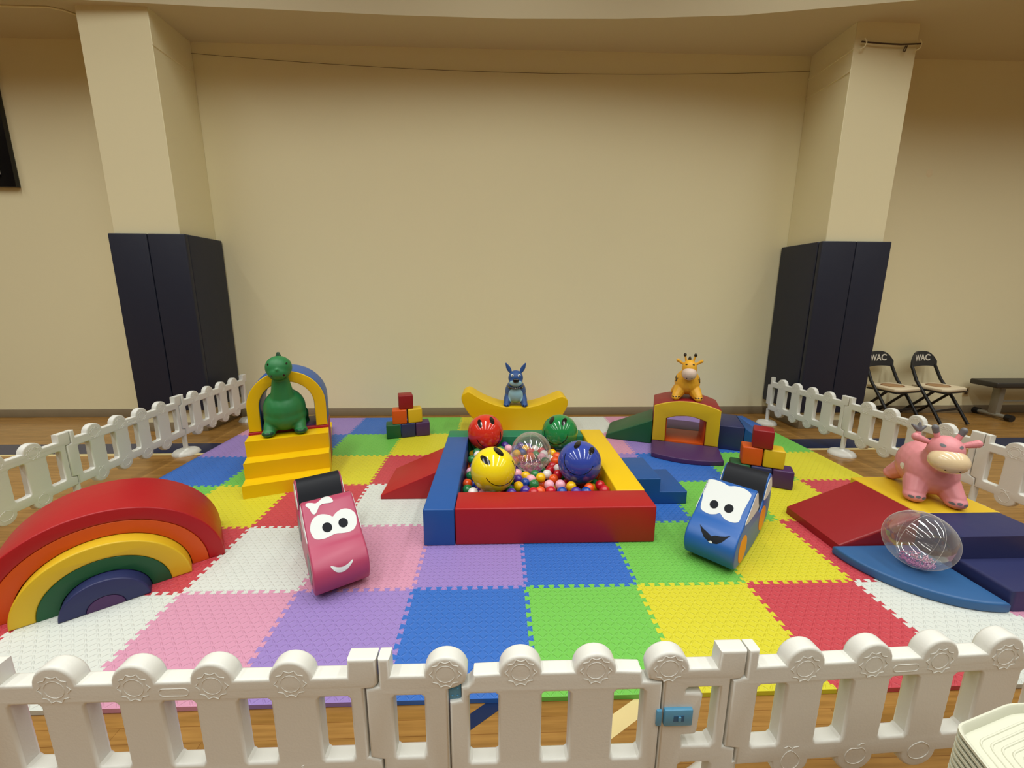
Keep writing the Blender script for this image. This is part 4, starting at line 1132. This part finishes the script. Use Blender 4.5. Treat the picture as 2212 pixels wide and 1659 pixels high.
link('stretcher', box(-0.195, 0.195, 0.115, 0.128, 0.12, 0.15, 0.004, 1), mMetalBlack, ch)
ch.location = (6.60, 3.52, 0); ch.rotation_euler = (0, 0, R(14)); ch.scale = (1.04, 1.04, 1.0)
c2 = copy_tree(ch); c2.location = (6.02, 3.53, 0); c2.rotation_euler = (0, 0, R(13))
c2['label'] = 'black folding chair with tan seat partly hidden by the right pillar pad'

# weight bench at the right edge
be = thing('workout_bench', 'low padded black bench on a grey metal stand at the right edge', 'bench', (8.0, 3.62, 0))
link('bench_pad', box(7.37, 9.0, 3.45, 3.76, 0.43, 0.50, 0.015, 3), mat('bench_vinyl', srgb(52, 48, 42), 0.45), be, world=True)
link('bench_frame', box(7.55, 8.9, 3.57, 3.64, 0.395, 0.43, 0.004, 1), mGrey, be, world=True)
link('upright', box(7.575, 7.645, 3.56, 3.65, 0.06, 0.43, 0.006, 2), mGrey, be, world=True)
ft = link('foot_bar', tubes([[(7.60, 3.41, 0.045), (7.60, 3.80, 0.045)]], 0.028, 12), mGrey, be, world=True)
for y in (3.40, 3.76):
    link('rubber_cap', tubes([[(7.60, y, 0.045), (7.60, y+0.06, 0.045)]], 0.042, 14), mMetalBlack, be, world=True)
link('cross_bar', tubes([[(7.62, 3.605, 0.22), (8.9, 3.605, 0.22)]], 0.015, 8), mGrey, be, world=True)

# ================================================================ STACKED TRAYS (front right)
mTray = mat('cream_tray_plastic', srgb(206, 206, 186), 0.45)
def tray_loop(s, cx=2.275, cy=-0.80):
    pts = [(2.029, -0.653), (2.204, -0.610), (2.36, -0.612), (2.52, -0.665), (2.54, -0.80), (2.50, -0.95), (2.36, -1.0), (2.10, -0.98), (1.995, -0.90), (1.995, -0.77)]
    out = []
    N = len(pts)
    for i in range(N):
        p0, p1, p2 = Vector(pts[i-1]), Vector(pts[i]), Vector(pts[(i+1) % N])
        a_ = p1+(p0-p1).normalized()*0.022; b_ = p1+(p2-p1).normalized()*0.022
        for k in range(5):
            t = k/4; out.append(tuple((1-t)**2*a_+2*t*(1-t)*p1+t*t*b_))
    c = Vector((cx, cy))
    return [tuple(c+(Vector(p)-c)*s) for p in out][::-1]
proto_t = None
for k in range(22):
    z = 0.70-k*0.0145
    if proto_t is None:
        bm = bmesh.new(); lo = tray_loop(1.0)
        n = len(lo)
        def ringv(s, z):
            l = tray_loop(s); return [bm.verts.new((p[0]-2.275, p[1]+0.80, z)) for p in l]
        prof_ = [(0.965, -0.022), (0.985, -0.006), (1.0, -0.006), (1.0, 0.0), (0.985, 0.0), (0.972, -0.003), (0.955, -0.018)]
        rs = [ringv(*p) for p in prof_]
        for a_, b_ in zip(rs[:-1], rs[1:]):
            for i in range(n): bm.faces.new((a_[i], a_[(i+1) % n], b_[(i+1) % n], b_[i]))
        bm.faces.new(rs[0][::-1]); bm.faces.new(rs[-1])
        bmesh.ops.recalc_face_normals(bm, faces=bm.faces)
        o = link('plastic_tray', bm, mTray); proto_t = o
        # concentric ridges pressed into the tray floor
        bm = bmesh.new()
        for s in [0.10+0.055*i for i in range(15)]:
            l = tray_loop(s); tube(bm, [(p[0]-2.275, p[1]+0.80, -0.018) for p in l], 0.0022, 6, True)
        link('ridges', bm, mTray, o)
        lab = 'cream plastic tray on top of the stack at the bottom right corner'
    else:
        o = copy_tree(proto_t) if False else proto_t.copy()
        if k: COL.objects.link(o)
        lab = 'cream plastic tray lower in the stack at the bottom right corner'
    o.location = (2.275, -0.80, z)
    tag(o, lab, 'tray', 'stacked cream plastic trays' if k else 'topmost cream tray')
